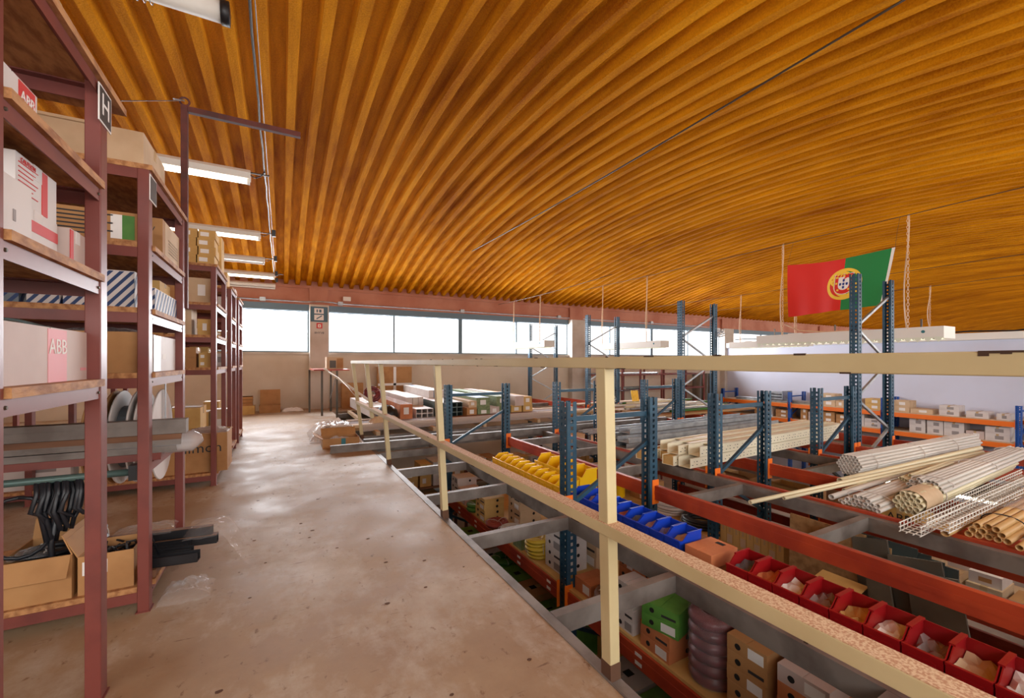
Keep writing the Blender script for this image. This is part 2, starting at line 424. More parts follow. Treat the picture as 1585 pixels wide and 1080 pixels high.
def window(x0, x1, mull, yy, z0, z1, heavy=()):
    WN[0] += 1
    f = MB(); t = .035
    f.box(x0, x1, yy, yy+.06, z0, z0+t).box(x0, x1, yy, yy+.06, z1-t, z1).box(x0, x0+t, yy+.001, yy+.059, z0, z1).box(x1-t, x1, yy+.001, yy+.059, z0, z1)
    w_ = struct('window_%d' % WN[0], f, 'steel_frame')
    edges = [x0]+list(mull)+[x1]
    for m in mull:
        hw = .06 if m in heavy else .022
        MB().box(m-hw, m+hw, yy+.005, yy+.055, z0, z1).build('mullion', 'steel_frame', w_)
    for a, b in zip(edges[:-1], edges[1:]):
        MB().box(a, b, yy+.028, yy+.034, z0+.01, z1-.01).build('pane', 'glass', w_)
window(XL, .589, (-2.9, -1.3), YF+.05, 1.38, 2.42)
window(1.015, 8.43, (2.67, 4.59, 6.47), YF+.05, 1.38, 2.42, (4.59,))
window(8.97, 16.3, (10.29, 12.36, 14.37), YF+.05, 1.38, 2.42, (12.36,))
struct('trim_4', MB().box(XL, XE, YF-.03, YF+.2, 1.34, 1.385), 'column')
for k, x in enumerate((16.9, 24.6, 32.6)): window(x, x+7.1, (x+2.4, x+4.8), YF+.05, 1.38, 2.42)
# left wall, back wall, end wall
struct('wall_left', MB().box(XL-.2, XL, YB-.2, YF+.2, GZ, 4.2), 'plaster')
struct('wall_back', MB().box(XL, XE, YB-.2, YB, GZ, 1.0).box(XL, XE, YB-.2, YB, 2.6, 3.4), 'plaster')
for k in range(6):
    a = XL+k*9.13; window(a, a+9.0, [a+2.25*i for i in (1, 2, 3)], YB-.12, 1.0, 2.6)
struct('wall_end', MB().box(XE, XE+.2, YB-.2, YF+.2, GZ, 4.2), 'white_wall')
# low white partition on the right with its ledge, conduit and pipe
struct('wall_right', MB().box(XR, XR+.15, YB, YF, GZ, 1.74), 'white_wall')
struct('trim_5', MB().box(XR-.12, XR+.25, YB, YF-.25, 1.74, 1.93), 'white_paint', bevel=.01)
cb = thing('cable_run', 'dark cable strung along the ledge of the white partition wall', 'cable', (XR-.05, 5, 1.9))
MB().tube([(0, y, .12+.06*math.sin(y*1.3)+(.02*math.sin(y*5))) for y in [-6.4+i*.4 for i in range(32)]], .022, 6).build('cable', 'black_cable', cb, smooth=True)
for y in (-4, -1.8, .2, 2.4, 4.4): MB().box(-.02, .02, y-.02, y+.02, .0, .5).build('hanger', 'wire', cb)
# floor stains and grit
rr = random.Random(21)
for k in range(46):
    x, y = rr.uniform(-.4, .9), rr.uniform(1.3, 6); s = rr.uniform(.002, .007)
    pts = [(x+s*(1+.5*rr.random())*math.cos(a)*1.6, y+s*(1+.5*rr.random())*math.sin(a)) for a in [i*PI/4 for i in range(8)]]
    o = MB().prism(pts, 'z', -.001, .0012).build('dirt_speck', 'dirt', floor)

# ------------------------------------------------------------------ mezzanine edge: grey steel frame of channels
def channel(p0, p1, h, wd, parent, name='channel', m='channel', flip=1):
    """C section between two points, top faces level"""
    p0 = Vector(p0); p1 = Vector(p1); d = (p1-p0).normalized(); s = Vector((-d.y, d.x, 0))*flip; t = .007
    mb = MB(); mid = Vector((0, 0, -h/2))
    mb.bar(p0+mid+s*(-wd/2+t/2), p1+mid+s*(-wd/2+t/2), t, h)
    for zz in (t/2, h-t/2): mb.bar(p0+s*(t/2)-Vector((0, 0, zz)), p1+s*(t/2)-Vector((0, 0, zz)), wd-t, t)
    return mb.build(name, m, parent)
def frame(label, x0, x1, ys, y0, y1, z, both=True):
    r = thing('walkway_frame', label, 'steel frame', (x0, y0, z))
    o = Vector((x0, y0, z))
    L = lambda x, y: (x-x0, y-y0, 0)
    channel(L(x0+.03, y0), L(x0+.03, y1), .1, .055, r, 'edge_channel')
    channel(L(x1-.03, y0), L(x1-.03, y1), .1, .055, r, 'edge_channel', flip=-1)
    for y in ys: channel(L(x0+.06, y), L(x1-.06, y), .09, .05, r, 'joist')
    return r
frame('grey steel channel frame bridging the walkway edge and the first rack', 1.03, 1.932, (-.3, .66, 1.62, 2.6, 3.58, 4.58, 5.56), -1.5, 5.98, -.005)
frame('grey steel channel frame between the first and second rack', 2.90, 3.70, (-.45, .5, 1.46, 2.39, 3.34, 4.3, 5.2), -1.5, 5.7, .052)
frame('grey steel channel frame between the second and third rack', 4.60, 5.56, (-.45, .5, 1.46, 2.39, 3.34, 4.3, 5.2), -1.5, 5.7, .052)
MB().box(1.03, 1.037, -1.5, 8.6, -.16, .004).build('trim_6', 'channel')['kind'] = 'structure'

# ------------------------------------------------------------------ railing along the walkway edge
rl = thing('railing', 'cream painted steel railing with chipped rails along the walkway edge', 'railing', (1.06, 0, 0))
def rx(y, z): return (1.062-1.055+.0185*y)*(1-z/1.13)+(1.055-.0185*y)-1.06   # leans in towards the walkway
for y in (-.6, 1.197, 3.005, 4.861, 6.7):
    p0 = Vector((rx(y, .0), y, -.004)); p1 = Vector((rx(y, 1.13), y, 1.13))
    po = MB().bar(p0, p1, .045, .05, up=(0, 1, 0)).build('post', 'cream', rl, bevel=.003)
    MB().bar(p0-Vector((0, 0, 0)), p0+(p1-p0)*.055, .047, .052, up=(0, 1, 0)).build('rusty_foot', 'dirt', po)
MB().bar((rx(5.66, .43), 5.66, .43), (rx(5.66, 1.13), 5.66, 1.13), .045, .05, up=(0, 1, 0)).build('post', 'cream', rl, bevel=.003)
MB().bar((rx(-1, 1.147), -1, 1.147), (rx(6.72, 1.147), 6.72, 1.147), .055, .041).build('top_rail', 'cream', rl, bevel=.003)
mr = MB().bar((rx(-1, .55), -1, .548), (rx(6.72, .55), 6.72, .548), .065, .04).build('middle_rail', 'cream', rl, bevel=.002)
MB().bar((rx(-1, .57), -1, .5685), (rx(6.72, .57), 6.72, .5685), .06, .003).build('worn_top', 'cream_worn', mr)
rr = random.Random(4)
for k in range(26):
    y = rr.uniform(.25, 3.2); z = rr.choice((1.1675, 1.1275, .5275, .566)); ln = rr.uniform(.008, .05)
    x = rx(y, z)-(.0275 if z > 1 else .0325)
    MB().box(x-.0008, x+.003, y, y+ln, z-.003*rr.uniform(.4, 1), z+.0015).build('paint_chip', 'chip', rl)
for k in range(9):
    y = .14+.0125*k; MB().box(rx(y, 1.16)-.0285, rx(y, 1.16)+.01, y, y+.0127, 1.1685-rr.uniform(.003, .009), 1.1685).build('paint_chip', 'chip', rl)
tag(MB().tube([(1.0, 6.75, .60), (.98, 7.6, .72), (.93, 8.6, .86), (.78, 9.5, .99)], .006, 6).build('steel_cable', 'cable_white', smooth=True),
    'pale cable tied from the railing end to the small orange table', 'cable')

# ------------------------------------------------------------------ pallet racks
UPR = {}
def upright_mesh(h, m='rack_blue'):
    if h in UPR: return UPR[h]
    a, b, t = .05, .09, .004      # half depth along x... section: web across y, flanges along x
    mb = MB(); pit = .05; n = int(h/pit)
    # flanges facing -y and +y, each a ladder with one column of slots; web facing -x with two columns
    for y in (-a+t/2, a-t/2):
        for x0, x1 in ((-b/2, -.012), (.012, b/2)): mb.box(x0, x1, y-t/2, y+t/2, 0, h)
        for k in range(n): mb.box(-.012, .012, y-t/2, y+t/2, k*pit, k*pit+.022)
    for y0, y1 in ((-a+t, -.032), (-.014, .014), (.032, a-t)): mb.box(-b/2, -b/2+t, y0, y1, 0, h)
    for y0, y1 in ((-.032, -.014), (.014, .032)):
        for k in range(n): mb.box(-b/2, -b/2+t, y0, y1, k*pit+.025, k*pit+.05)
    mb.box(b/2-t, b/2, -a+t, -a+.022, 0, h).box(b/2-t, b/2, a-.022, a-t, 0, h)
    UPR[h] = mb.mesh('upright', m); return UPR[h]
def rack(label, x0, x1, ys, top, levels, shelves=(), beam='beam_red', tall=False, conn='beam_orange', group=None, m='rack_blue'):
    """x0, x1: front and back beam lines; ys: frame positions; levels: beam top heights"""
    r = thing('pallet_rack', label, 'rack', (x0, ys[0], GZ), 0, group)
    W = lambda x, y, z: (x-x0, y-ys[0], z-GZ)
    h = round(top-GZ, 2)
    for y in ys:
        for i, x in enumerate((x0+.045, x1-.045)):
            u = obj('upright', upright_mesh(h, m), r, W(x, y, GZ), (0, 0, 0 if i == 0 else PI))
            MB().box(-.07, .07, -.07, .07, 0, .006).build('foot_plate', m, u)
        zt = top-.14; k = 0; z = top-.24 if tall else top-.38
        if not tall: MB().bar(W(x0+.09, y, zt), W(x1-.09, y, zt), .03, .04).build('brace', m, r)
        while z > GZ+.8:
            za, zb = (z, z-.44)
            MB().bar(W((x1 if k % 2 == 0 else x0)+(-.06 if k % 2 == 0 else .06), y, za), W((x0 if k % 2 == 0 else x1)+(.06 if k % 2 == 0 else -.06), y, zb), .03, .03).build('brace', m if not tall else 'galv', r)
            z -= .46; k += 1
    for z in levels:
        for x in (x0, x1):
            s = -1 if x == x0 else 1
            for ya, yb in zip(ys[:-1], ys[1:]):
                cx = x-s*.02
                b = MB().box(cx-.02, cx+.02, ya+.05, yb-.05, z-.12, z).box(cx-.023, cx+.023, ya+.05, yb-.05, z-.075, z-.045)
                bo = b.build('beam', beam, r, loc=W(0, 0, 0)[:0] or (-x0, -ys[0], -GZ))
                for yy, sg in ((ya, 1), (yb, -1)):
                    yy0, yy1 = sorted((yy+sg*.05, yy+sg*.056))
                    MB().box(cx-.045, cx+.03, yy0, yy1, z-.16, z+.05).build('connector', conn, bo)
    for z, ya, yb, m_ in shelves:
        MB().box(.015, x1-x0-.015, ya-ys[0], yb-ys[0], z-.018-GZ, z-GZ).build('shelf_board', m_, r)
    return r
YS = (-.02, 2.72, 5.46); YS4 = (-.02, 2.72, 5.46, 8.2, 10.94)
rack('blue and red pallet rack beside the walkway railing, holding colour bins and coils', 1.93, 2.90, YS, .84, (.07, -.62, -1.36),
     [(-.60, -1, 5.4, 'kraft_yellow'), (-1.34, -.9, 5.4, 'kraft_yellow')])
rack('blue and red pallet rack carrying conduit bundles, second row from the walkway', 3.70, 4.60, YS, .84, (.07, -.62, -1.5),
     [(-.60, 1.78, 5.4, 'kraft_yellow')])
rack('blue and red pallet rack back to back with the tall rack', 5.56, 6.45, YS, .84, (.07, -.62, -1.1), [(-.60, 1.7, 5.4, 'kraft_yellow'), (-1.08, -.2, 2.6, 'kraft_pale')])
rack('tall blue rack rising towards the ceiling below the flag', 6.50, 7.52, YS4, 2.29, (.07, -.9, -1.7), [(-.88, 0, 10.8, 'kraft')], tall=True)
wr = rack('orange beamed shelf rack standing against the white right wall', 15.45, 16.4, (3.15, 5.75, 8.35, 10.9), .1, (-.30, -.83, -1.5),
     [(z, 3.21, 10.84, 'kraft_pale') for z in (-.28, -.81, -1.48)], beam='beam_orange', m='rack_blue_bright')

# ================================================================== LEFT SHELVING ROWS
SX = -.54
LV = (.12, 1.10, 1.40, 1.70, 2.06)
def shelving(label, y0, y1, levels, bays=2, bl=1.21, top_over=(0, 0), sign=None, post_top=None):
    r = thing('shelving_unit', label, 'shelf', (SX, y0, 0))
    D = y1-y0; pt = post_top or levels[-1]-.02
    px, py = .042, .06
    for k in range(bays+1):
        x = -k*bl
        for y in (0, D-py):
            po = MB().box(x-px, x, y, y+py, 0, pt).build('post', 'shelf_red', r, bevel=.003)
            MB().box(x-px-.006, x+.006, y-.004, y+py+.004, 0, .005).build('foot_plate', 'shelf_red', po)
    for i, z in enumerate(levels):
        top = i == len(levels)-1
        a, b = (top_over if top else (0, 0))
        for k in range(bays):
            x1 = -k*bl-(px+.001 if not top else -.012 if k == 0 else 0); x0 = -(k+1)*bl+(.001 if not top else .0)
            if not top:
                MB().box(x0, x1+(px+.012 if k == 0 else 0), py+.002, D-py-.002, z-.024, z).box(x0, x1, .004, py+.002, z-.024, z).box(x0, x1, D-py-.002, D-.004, z-.024, z).build('shelf_board', 'osb', r)
            else:
                MB().box(x0, x1, -a, D+b, z-.024, z).build('shelf_board', 'osb', r)
            for y in (.002, D-.006):
                MB().box(x0, -k*bl-px, y, y+.004, z-.07, z-.0245).box(x0, -k*bl-px, y+.004 if y < .1 else y-.03, y+.034 if y < .1 else y, z-.0285, z-.0245).build('shelf_rail', 'shelf_red', r)
        MB().box(-.008, -.004, py+.001, D-py-.001, z-.066, z-.0245).box(-.036, -.008, py+.001, D-py-.001, z-.028, z-.0245).build('end_lip', 'shelf_red', r)
        for yy in (py+.012, D-py-.012):
            MB().lathe([(0, .0035), (.004, .0035), (.005, 0), (.005, -.002)], 8, (-.0035, yy, z-.045), 'x').build('bolt', 'wire', r)
    if sign:
        y, z0, z1, ch = sign
        s = MB().box(.001, .004, y, y+.115, z0, z1).build('row_sign', 'paper', r)
        MB().box(.0042, .0048, y+.006, y+.109, z0+.006, z1-.006).build('sign_face', 'sign_dark', s)
        if ch: text('letter', ch, .105, 'paper', s, (.0052, y+.0575, (z0+z1)/2), FACE['+x'])
    return r
R1 = (1.30, 1.99); R2 = (2.52, 3.35); R3 = (4.79, 5.63); R4 = (6.15, 6.77); R5 = (7.15, 7.8)
shelving('dark red steel shelving unit carrying the letter H sign', *R1, (1.092, 1.445, 1.76, 2.12), top_over=(0, .16), sign=(.60, 1.96, 2.085, 'H'))
shelving('dark red steel shelving unit holding striped boxes and an aluminium profile bundle', *R2, LV, sign=(.002, 1.90, 2.02, None))
shelving('dark red steel shelving unit with a stack of yellow cartons on top', *R3, LV, bays=3)
shelving('dark red steel shelving unit between the yellow carton unit and the last unit', *R4, LV, bays=3)
shelving('dark red steel shelving unit nearest to the window wall', *R5, LV, bays=3)

# --- unit H: cartons with red print
def cx(x1, sx): return x1-sx/2
def sh(x1, y0, y1, z, sx, h, col, label, **k):     # a carton given by its aisle face x1 and y range
    return carton((x1-sx/2, (y0+y1)/2, z), (sx, y1-y0, h), col, label, **k)
sh(-.575, 1.42, 1.928, 1.092, .45, .152, 'carton_pinkish', 'large off-white carton with a faded pink band on the H unit', tape=None,
   patches=[('pink_band', '+x', .47, .70, .0, 1.0, 'pink_print'), ('print', '+x', .90, .985, .2, .26, 'pink_print')],
   words=[('ABB', '+x', .585, .66, .062, 'paper')])
sh(-.565, 1.36, 1.418, 1.092, .2, .085, 'carton_white', 'small white carton beside the faded pink band carton', tape=None,
   words=[('in', '+x', .55, .72, .03, 'blue_print')])
film('plastic_sheet', 'dark crumpled plastic sheet over the faded pink band carton', (-.80, 1.70, 1.2475), .40, .42, .045, 'panel_teal', 3)
sh(-.565, 1.372, 1.545, 1.445, .3, .142, 'carton_white', 'plain white carton standing at the end of the H unit', tape='tape_white', tapedir='y',
   patches=[('symbol', '+x', .5, .56, .3, .5, 'grey_print')])
sh(-.60, 1.565, 1.79, 1.445, .32, .118, 'carton_white', 'white carton with a wide horizontal red band under another carton', tape='tape_white',
   patches=[('red_band', '+x', .0, 1.0, .52, .78, 'red_print')])
sh(-.60, 1.56, 1.785, 1.5665, .34, .122, 'carton_white', 'white carton with caution print and upright red stripe', tape='tape_white',
   patches=[('red_stripe', '+x', .60, .74, .0, 1.0, 'red_print')]+[('print_line', '+x', .06, .5-.06*(i % 3), .84-.1*i, .86-.1*i, 'red_print') for i in range(7)],
   words=[('CAUTION', '+x', .26, .91, .017, 'red_print')])
sh(-.58, 1.815, 1.93, 1.445, .3, .118, 'carton_pinkish', 'narrow off-white carton with red stripe next to the banded carton', tape='tape_white',
   patches=[('red_stripe', '+x', .0, .2, .0, 1.0, 'red_print')])
sh(-.575, 1.36, 1.60, 1.76, .3, .092, 'carton_white', 'white carton with solid red end panel on the H unit', tape=None,
   patches=[('red_panel', '+x', .62, .95, .0, 1.0, 'red_print')], words=[('ABB', '+x', .785, .62, .038, 'paper')])
sh(-.60, 1.62, 1.79, 1.76, .3, .07, 'kraft', 'low brown carton behind the red panelled carton', patches=[('label', '+x', .3, .7, .3, .8, 'tape')])
sh(-.60, 1.66, 1.93, 2.12, .3, .13, 'kraft_pale', 'pale carton on top of the H unit', patches=[('label', '+x', .3, .6, .3, .7, 'kraft_yellow')])
# wire from the unit to the gallows arm
tag(MB().tube([(-.545, 2.11, 2.121), (-.545, 2.145, 2.15), (-.547, 3.345, 2.80)], .0022, 5).build('guy_wire', 'wire'), 'thin guy wire from the H unit to the eye of the arm', 'wire')

# --- gallows pole behind the second unit
g = thing('pole_with_arm', 'dark red steel pole with a side arm and eye ring', 'pole', (-.545, 3.3495, 1.49))
MB().box(-.018, .018, -.0, .035, 0, 1.29).build('pole', 'rust_red', g, bevel=.002)
MB().box(.018, .66, -.0, .035, 1.25, 1.285).build('arm', 'rust_red', g, bevel=.002)
MB().torus((-.0, .017, 1.315), .025, .006, 18, 8, 'y').build('eye_ring', 'rust_red', g, smooth=True)
MB().bar((-.0, -.005, 1.31), (-.005, -.26, 1.18), .008, .008).build('turnbuckle', 'galv', g)

# --- second unit
y0 = R2[0]
sh(-.59, 2.56, 2.74, 1.10, .5, .185, 'kraft', 'brown carton under a plastic sheet beside the silver wrapped carton', tape=None)
sh(-.575, 2.77, 3.27, 1.10, .38, .185, 'carton_white', 'white carton with silver wrapped corner under a plastic sheet', tape=None,
   patches=[('silver_wrap', '+x', .0, .28, .0, 1.0, 'galv'), ('label', '+x', .36, .5, .35, .5, 'paper')])
film('plastic_sheet', 'grey plastic sheet crumpled over the silver wrapped carton', (-.75, 2.94, 1.2885), .28, .58, .05, 'film_dense', 5)
def striped(loc, size, label, face=('-y', '+x'), col='carton_white', rz=0):
    b = carton(loc, size, col, label, rz=rz, tape=None, group='blue striped cartons'); sx, sy, sz = size
    for fc in face:
        W_ = sx if fc == '-y' else sy; n = max(3, int((W_+sz)/(.036 if fc == '-y' else .062)))
        for i in range(n):
            a = -sz+i*(W_+sz)/n; w = .016 if fc == '-y' else .028
            pts = []
            for q, zz in ((a, 0), (a+w, 0), (a+w+sz*.8, sz), (a+sz*.8, sz)): pts.append((q, zz))
            # clip to the face
            def clip(ps, lo, hi):
                for bound, sgn in ((lo, 1), (hi, -1)):
                    out = []
                    for j in range(len(ps)):
                        p, q2 = ps[j-1], ps[j]; ip, iq = (p[0]-bound)*sgn >= 0, (q2[0]-bound)*sgn >= 0
                        if ip != iq:
                            t = (bound-p[0])/(q2[0]-p[0]); out.append((bound, p[1]+t*(q2[1]-p[1])))
                        if iq: out.append(q2)
                    ps = out
                    if not ps: return []
                return ps
            ps = clip(pts, 0, W_)
            if len(ps) < 3: continue
            if fc == '-y': m_ = MB().prism([(p-sx/2, z_) for p, z_ in ps], 'y', -sy/2-.0012, -sy/2+.0003)
            else: m_ = MB().prism([(p-sy/2, z_) for p, z_ in ps], 'x', sx/2-.0003, sx/2+.0012)
            m_.build('stripe', 'blue_print', b)
    return b
striped((-.72, 2.66, 1.40), (.24, .2, .165), 'tall blue and white striped carton on the second unit')
striped((-.68, 3.022, 1.40), (.22, .5, .125), 'long blue and white striped carton with a white label')
striped((-.90, 2.63, 1.40), (.1, .15, .08), 'low blue and white striped carton beside the flat black coil')
striped((-1.03, 2.64, 1.40), (.11, .16, .085), 'grey and blue striped carton next to the flat black coil', col='cable_grey')
coil((-1.24, 2.66, 1.4), .10, .012, 'black_cable', 'flat black cable coil on the striped carton shelf', 2)
sh(-.60, 3.02, 3.27, 1.53, .2, .07, 'kraft_yellow', 'tan carton lying on the long striped carton')
sh(-.585, 2.55, 2.80, 1.70, .4, .13, 'kraft', 'brown carton with green label and printed lines', tape=None,
   patches=[('green_label', '-y', .86, .97, .08, .92, 'carton_green'), ('white_label', '-y', .76, .86, .08, .92, 'paper')]+[('print_line', '-y', .3, .78-.08*(i % 2), .85-.14*i, .9-.14*i, 'dark_print') for i in range(6)])
sh(-.56, 2.88, 3.286, 1.70, .36, .21, 'kraft', 'tall brown carton printed 50W on the second unit', tape=None,
   patches=[('pale_side', '+x', .12, 1.0, .0, 1.0, 'kraft_pale')]+[('print_line', '+x', .3, .9, .6-.08*i, .62-.08*i, 'grey_print') for i in range(5)],
   words=[('50W', '-y', .8, .72, .04, 'dark_print')])
sh(-.57, 2.57, 2.98, 2.06, .16, .16, 'kraft_pale', 'pale carton on top of the second unit', tape='tape')
bt = thing('plastic_tub', 'beige plastic tub beside the pale carton on the second unit', 'tub', (-.84, 2.66, 2.06))
MB().add([(-.07, -.08, 0), (.07, -.08, 0), (.07, .08, 0), (-.07, .08, 0), (-.085, -.095, .15), (.085, -.095, .15), (.085, .095, .15), (-.085, .095, .15)],
         [(3, 2, 1, 0), (0, 1, 5, 4), (1, 2, 6, 5), (2, 3, 7, 6), (3, 0, 4, 7)]).build('body', 'kraft_pale', bt)
MB().box(-.095, .095, -.105, .105, .15, .165).build('lid', 'kraft_pale', bt, bevel=.004)
# aluminium profile bundle and rail carrying reels
pb = thing('profile_bundle', 'bundle of long aluminium profiles in film sticking out of the second unit', 'profiles', (-.43, 2.69, .70))
for k, (a, b, z0, z1, ln) in enumerate(((0, .07, .09, .16, 1.5), (.075, .13, .09, .15, 1.46), (.0, .045, .0, .03, 1.6), (.05, .095, .0, .03, 1.55), (.0, .05, .034, .062, 1.58), (.055, .1, .034, .06, 1.62), (.1, .13, .0, .06, 1.5))):
    MB().box(-ln, -.02*(k % 3), a, b, z0, z1).box(-ln, -.02*(k % 3)-.001, a-.002, a, z0+(z1-z0)*.35, z0+(z1-z0)*.6).build('profile', 'alu' if k % 2 else 'channel', pb)
MB().box(-1.5, -.02, -.004, .135, .0615, .089).build('spacer_board', 'wood_dark', pb)
MB().tube([(-.3, .06, .035), (.02, .06, .04), (.06, .07, .05)], [.06, .055, .02], 10).build('plastic_sleeve', 'film_dense', pb, smooth=True)
MB().box(-1.6, -.1, .0, .13, -.035, -.001).build('support_rail', 'shelf_red', pb)
su2 = bpy.data.objects['shelving_unit.001']
for x in (-.042, -1.252): MB().box(x, x+.03, .058, .772, .628, .666).build('support_bar', 'shelf_red', su2)
ax = thing('reel_axle', 'thin steel axle on two straps holding the cable reels', 'axle', (-.60, 3.12, .735))
MB().tube([(-.32, 0, 0), (.012, 0, 0)], .011, 8).build('axle', 'galv', ax, smooth=True)
for x in (-.308, .004): MB().box(x, x+.004, -.012, .012, -.02, .342).build('strap', 'galv', ax)
rp = thing('hanging_rod', 'greenish steel rod carrying black cables across the second unit', 'rod', (-.6, 2.62, .63))
MB().tube([(-1.2, 0, 0), (.02, 0, 0)], .016, 10).build('rod', 'teal_pipe', rp, smooth=True)
MB().box(-.03, .03, -.03, .03, -.035, .035).build('bracket', 'black', rp)
for k, (x, m_) in enumerate(((-.645, 'carton_white'), (-.745, 'carton_white'), (-.845, 'kraft'))):
    rl_ = thing('cable_reel', ('white flanged cable reel at the aisle end of the reel axle', 'white flanged cable reel between the end reel and the brown one', 'brown flanged cable reel on the reel axle')[k], 'reel', (x, 3.12, .735), 0, 'cable reels')
    for s in (-.035, .035): MB().lathe([(0, s-.004), (.255, s-.004), (.257, s), (.255, s+.004), (0, s+.004)], 32, axis='x').build('flange', m_, rl_)
    MB().lathe([(.0, -.03), (.17, -.03), (.17, .03), (0, .03)], 24, axis='x').build('drum', 'wood_dark' if k == 2 else 'cable_grey', rl_)
hb = thing('cable_hank', 'black cables hanging in loops from the greenish rod', 'cable', (-.86, 2.62, .45))
for k in range(14):
    rr = random.Random(k); a = -.11+.2*rr.random()
    b_ = rr.uniform(-.10, .06); MB().tube([(a, .0, .19), (a+.008, -.022, .12), (a+.01-.02*rr.random(), -.03-.03*rr.random(), .05), (a+.02, -.025, b_), (a+.03, -.02, b_-.01), (a+.045, -.01, .05), (a+.05, .01, .12), (a+.03, .02, .19)], .009, 7).build('cable', 'black_cable', hb, smooth=True)
MB().tube([(-.13+.11*math.sin(t)*1.0, -.02, -.01+.13*math.cos(t)) for t in [i*.35 for i in range(19)]], .008, 6).build('cable', 'black_cable', hb, smooth=True)
MB().tube([(.0, -.02, .1), (-.03, -.02, -.1), (-.02, -.02, -.3), (-.03, .01, -.325)], .011, 6).build('cable', 'black_cable', hb, smooth=True)
tag(MB().tube([(-.575, 2.64, .62), (-.565, 2.62, .45), (-.55, 2.63, .3), (-.53, 2.66, .2)], .003, 5).build('loose_wire', 'black_cable', smooth=True), 'thin loose wire dangling below the greenish rod bracket', 'wire')
# bottom shelf
open_carton((-.925, 2.70, .12), (.235, .31, .19), 'kraft', 'open brown carton of cables on the bottom shelf', flaps=(-20, None, 20, 150), flen=.4)
film('plastic_bag', 'clear bag lying in the open carton of cables', (-.975, 2.66, .297), .12, .12, .04, 'film', 8, cat='bag')
coil((-.925, 2.74, .1255), .082, .012, 'black_cable', 'black cable coil piled in the open brown carton', 9)
coil((-.93, 3.02, .12), .09, .017, 'cable_grey', 'grey cable coil behind the open brown carton', 6)
open_carton((-.695, 2.66, .12), (.19, .22, .17), 'kraft', 'open carton of black clips with a white shipping label', flaps=(None, 25, None, None), flen=.5,
            patches=[('shipping_label', '-y', .08, .52, .5, .85, 'paper'), ('print_line', '-y', .12, .46, .58, .6, 'dark_print'), ('print_line', '-y', .12, .4, .66, .68, 'dark_print'), ('teal_label', '+x', .25, .7, .2, .85, 'teal_print')])
rr = random.Random(5); cl = MB()
for k in range(170):
    p = Vector((rr.uniform(-.068, .068), rr.uniform(-.084, .084), rr.uniform(.012, .165))); d = Vector((rr.uniform(-1, 1), rr.uniform(-1, 1), rr.uniform(-.5, .5))).normalized()*.018
    cl.bar(p-d, p+d, .008, .006)
o = cl.build('clip_pile', 'black', loc=(-.695, 2.66, .12)); o['kind'] = 'stuff'; tag(o, 'heap of black plastic clips in the labelled carton', 'clips')
for k, (a, b, z, ln) in enumerate(((2.63, .05, .235, .42), (2.705, .05, .235, .35), (2.86, .04, .235, .52), (2.865, .03, .2835, .48), (2.785, .05, .235, .30))):
    q = thing('cable_duct', 'black plastic cable duct length on the bottom shelf of the second unit', 'duct', (-.60, a, z-.08), -.12, 'black cable ducts')
    x1 = ln*.55; x0 = .01 if k < 2 else -ln*.4; MB().box(x0, x1, 0, b, 0, .004).box(x0, x1, 0, .003, 0, .045).box(x0, x1, b-.003, b, 0, .045).build('channel', 'black', q)
    if k in (2, 3): MB().box(-ln*.4, x1, -.001, b+.001, .045, .048).build('cover', 'wood_dark', q)
for k, xx in enumerate((-.584, -.545)):
    tag(MB().box(-.013, .013, 0, .36, 0, .0355).build('batten', 'wood_dark', loc=(xx, 2.60, .1198)), 'dark wooden batten under the black cable ducts', 'batten', 'battens under the ducts')
film('plastic_bag', 'clear plastic bag spilling over the shelf end beside the ducts', (-.30, 2.79, .26), .28, .30, .05, 'film', 11, cat='bag', base=lambda x, y: .247 if x < -.27 else .247-(x+.27)*1.6)
film('plastic_bag', 'clear plastic sheet on top of the black ducts', (-.64, 2.91, .2505), .26, .18, .05, 'film', 12, cat='bag')
film('plastic_wrap', 'torn clear wrap hanging to the floor from the bottom shelf', (-.415, 2.62, .0), .21, .20, .10, 'film', 13)
# --- generic fill of the deeper shelves
CNAME = {'kraft': 'brown', 'kraft_yellow': 'tan', 'kraft_pale': 'pale beige', 'carton_white': 'white', 'carton_green': 'green', 'carton_orange': 'orange', 'carton_pinkish': 'off-white', 'carton_sage': 'sage green', 'carton_blue': 'light blue'}
def fill(ystart, z, x0, x1, hmax, seed, label, cols=('kraft', 'kraft_yellow', 'kraft_pale', 'carton_white'), group=None, depth=.3, stack=.35, wr_=(.12, .3), prints=True, hmin=.08, jit=.02):
    rr = random.Random(seed); x = x1
    while x > x0+.1:
        w_ = rr.uniform(*wr_); h = rr.uniform(hmin, hmax); dp = rr.uniform(.7, 1)*depth; c_ = rr.choice(cols); zz = z
        if x-w_ < x0: break
        nst = 1
        if rr.random() < stack: h = h*.5; nst = 2
        for q in range(nst):
            pt = []
            if prints:
                a = rr.uniform(.08, .5); pt = [('label', '-y', a, a+.32, .3, .75, 'paper' if c_ != 'carton_white' else 'grey_print')]
            tp = 'tape' if rr.random() < .7 else None
            lb = '%s%s %s%s' % ('tall ' if h > .2 else 'low ' if h < .11 else '', CNAME[c_], label, '' if nst == 1 else (', under another' if q == 0 else ', on another'))
            carton((x-w_/2, ystart+dp/2+rr.uniform(0, jit), zz), (w_-.01, dp, h-.005), c_, lb, group='%s %s' % (CNAME[c_], group), patches=pt, tape=tp)
            zz += h
        x -= w_+rr.uniform(.005, .04)
    return
ORD = ['bottom shelf', 'second shelf', 'third shelf', 'fourth shelf', 'top board']
UN = {3: 'the third red unit', 4: 'the fourth red unit', 5: 'the fifth red unit', 2: 'the second red unit'}
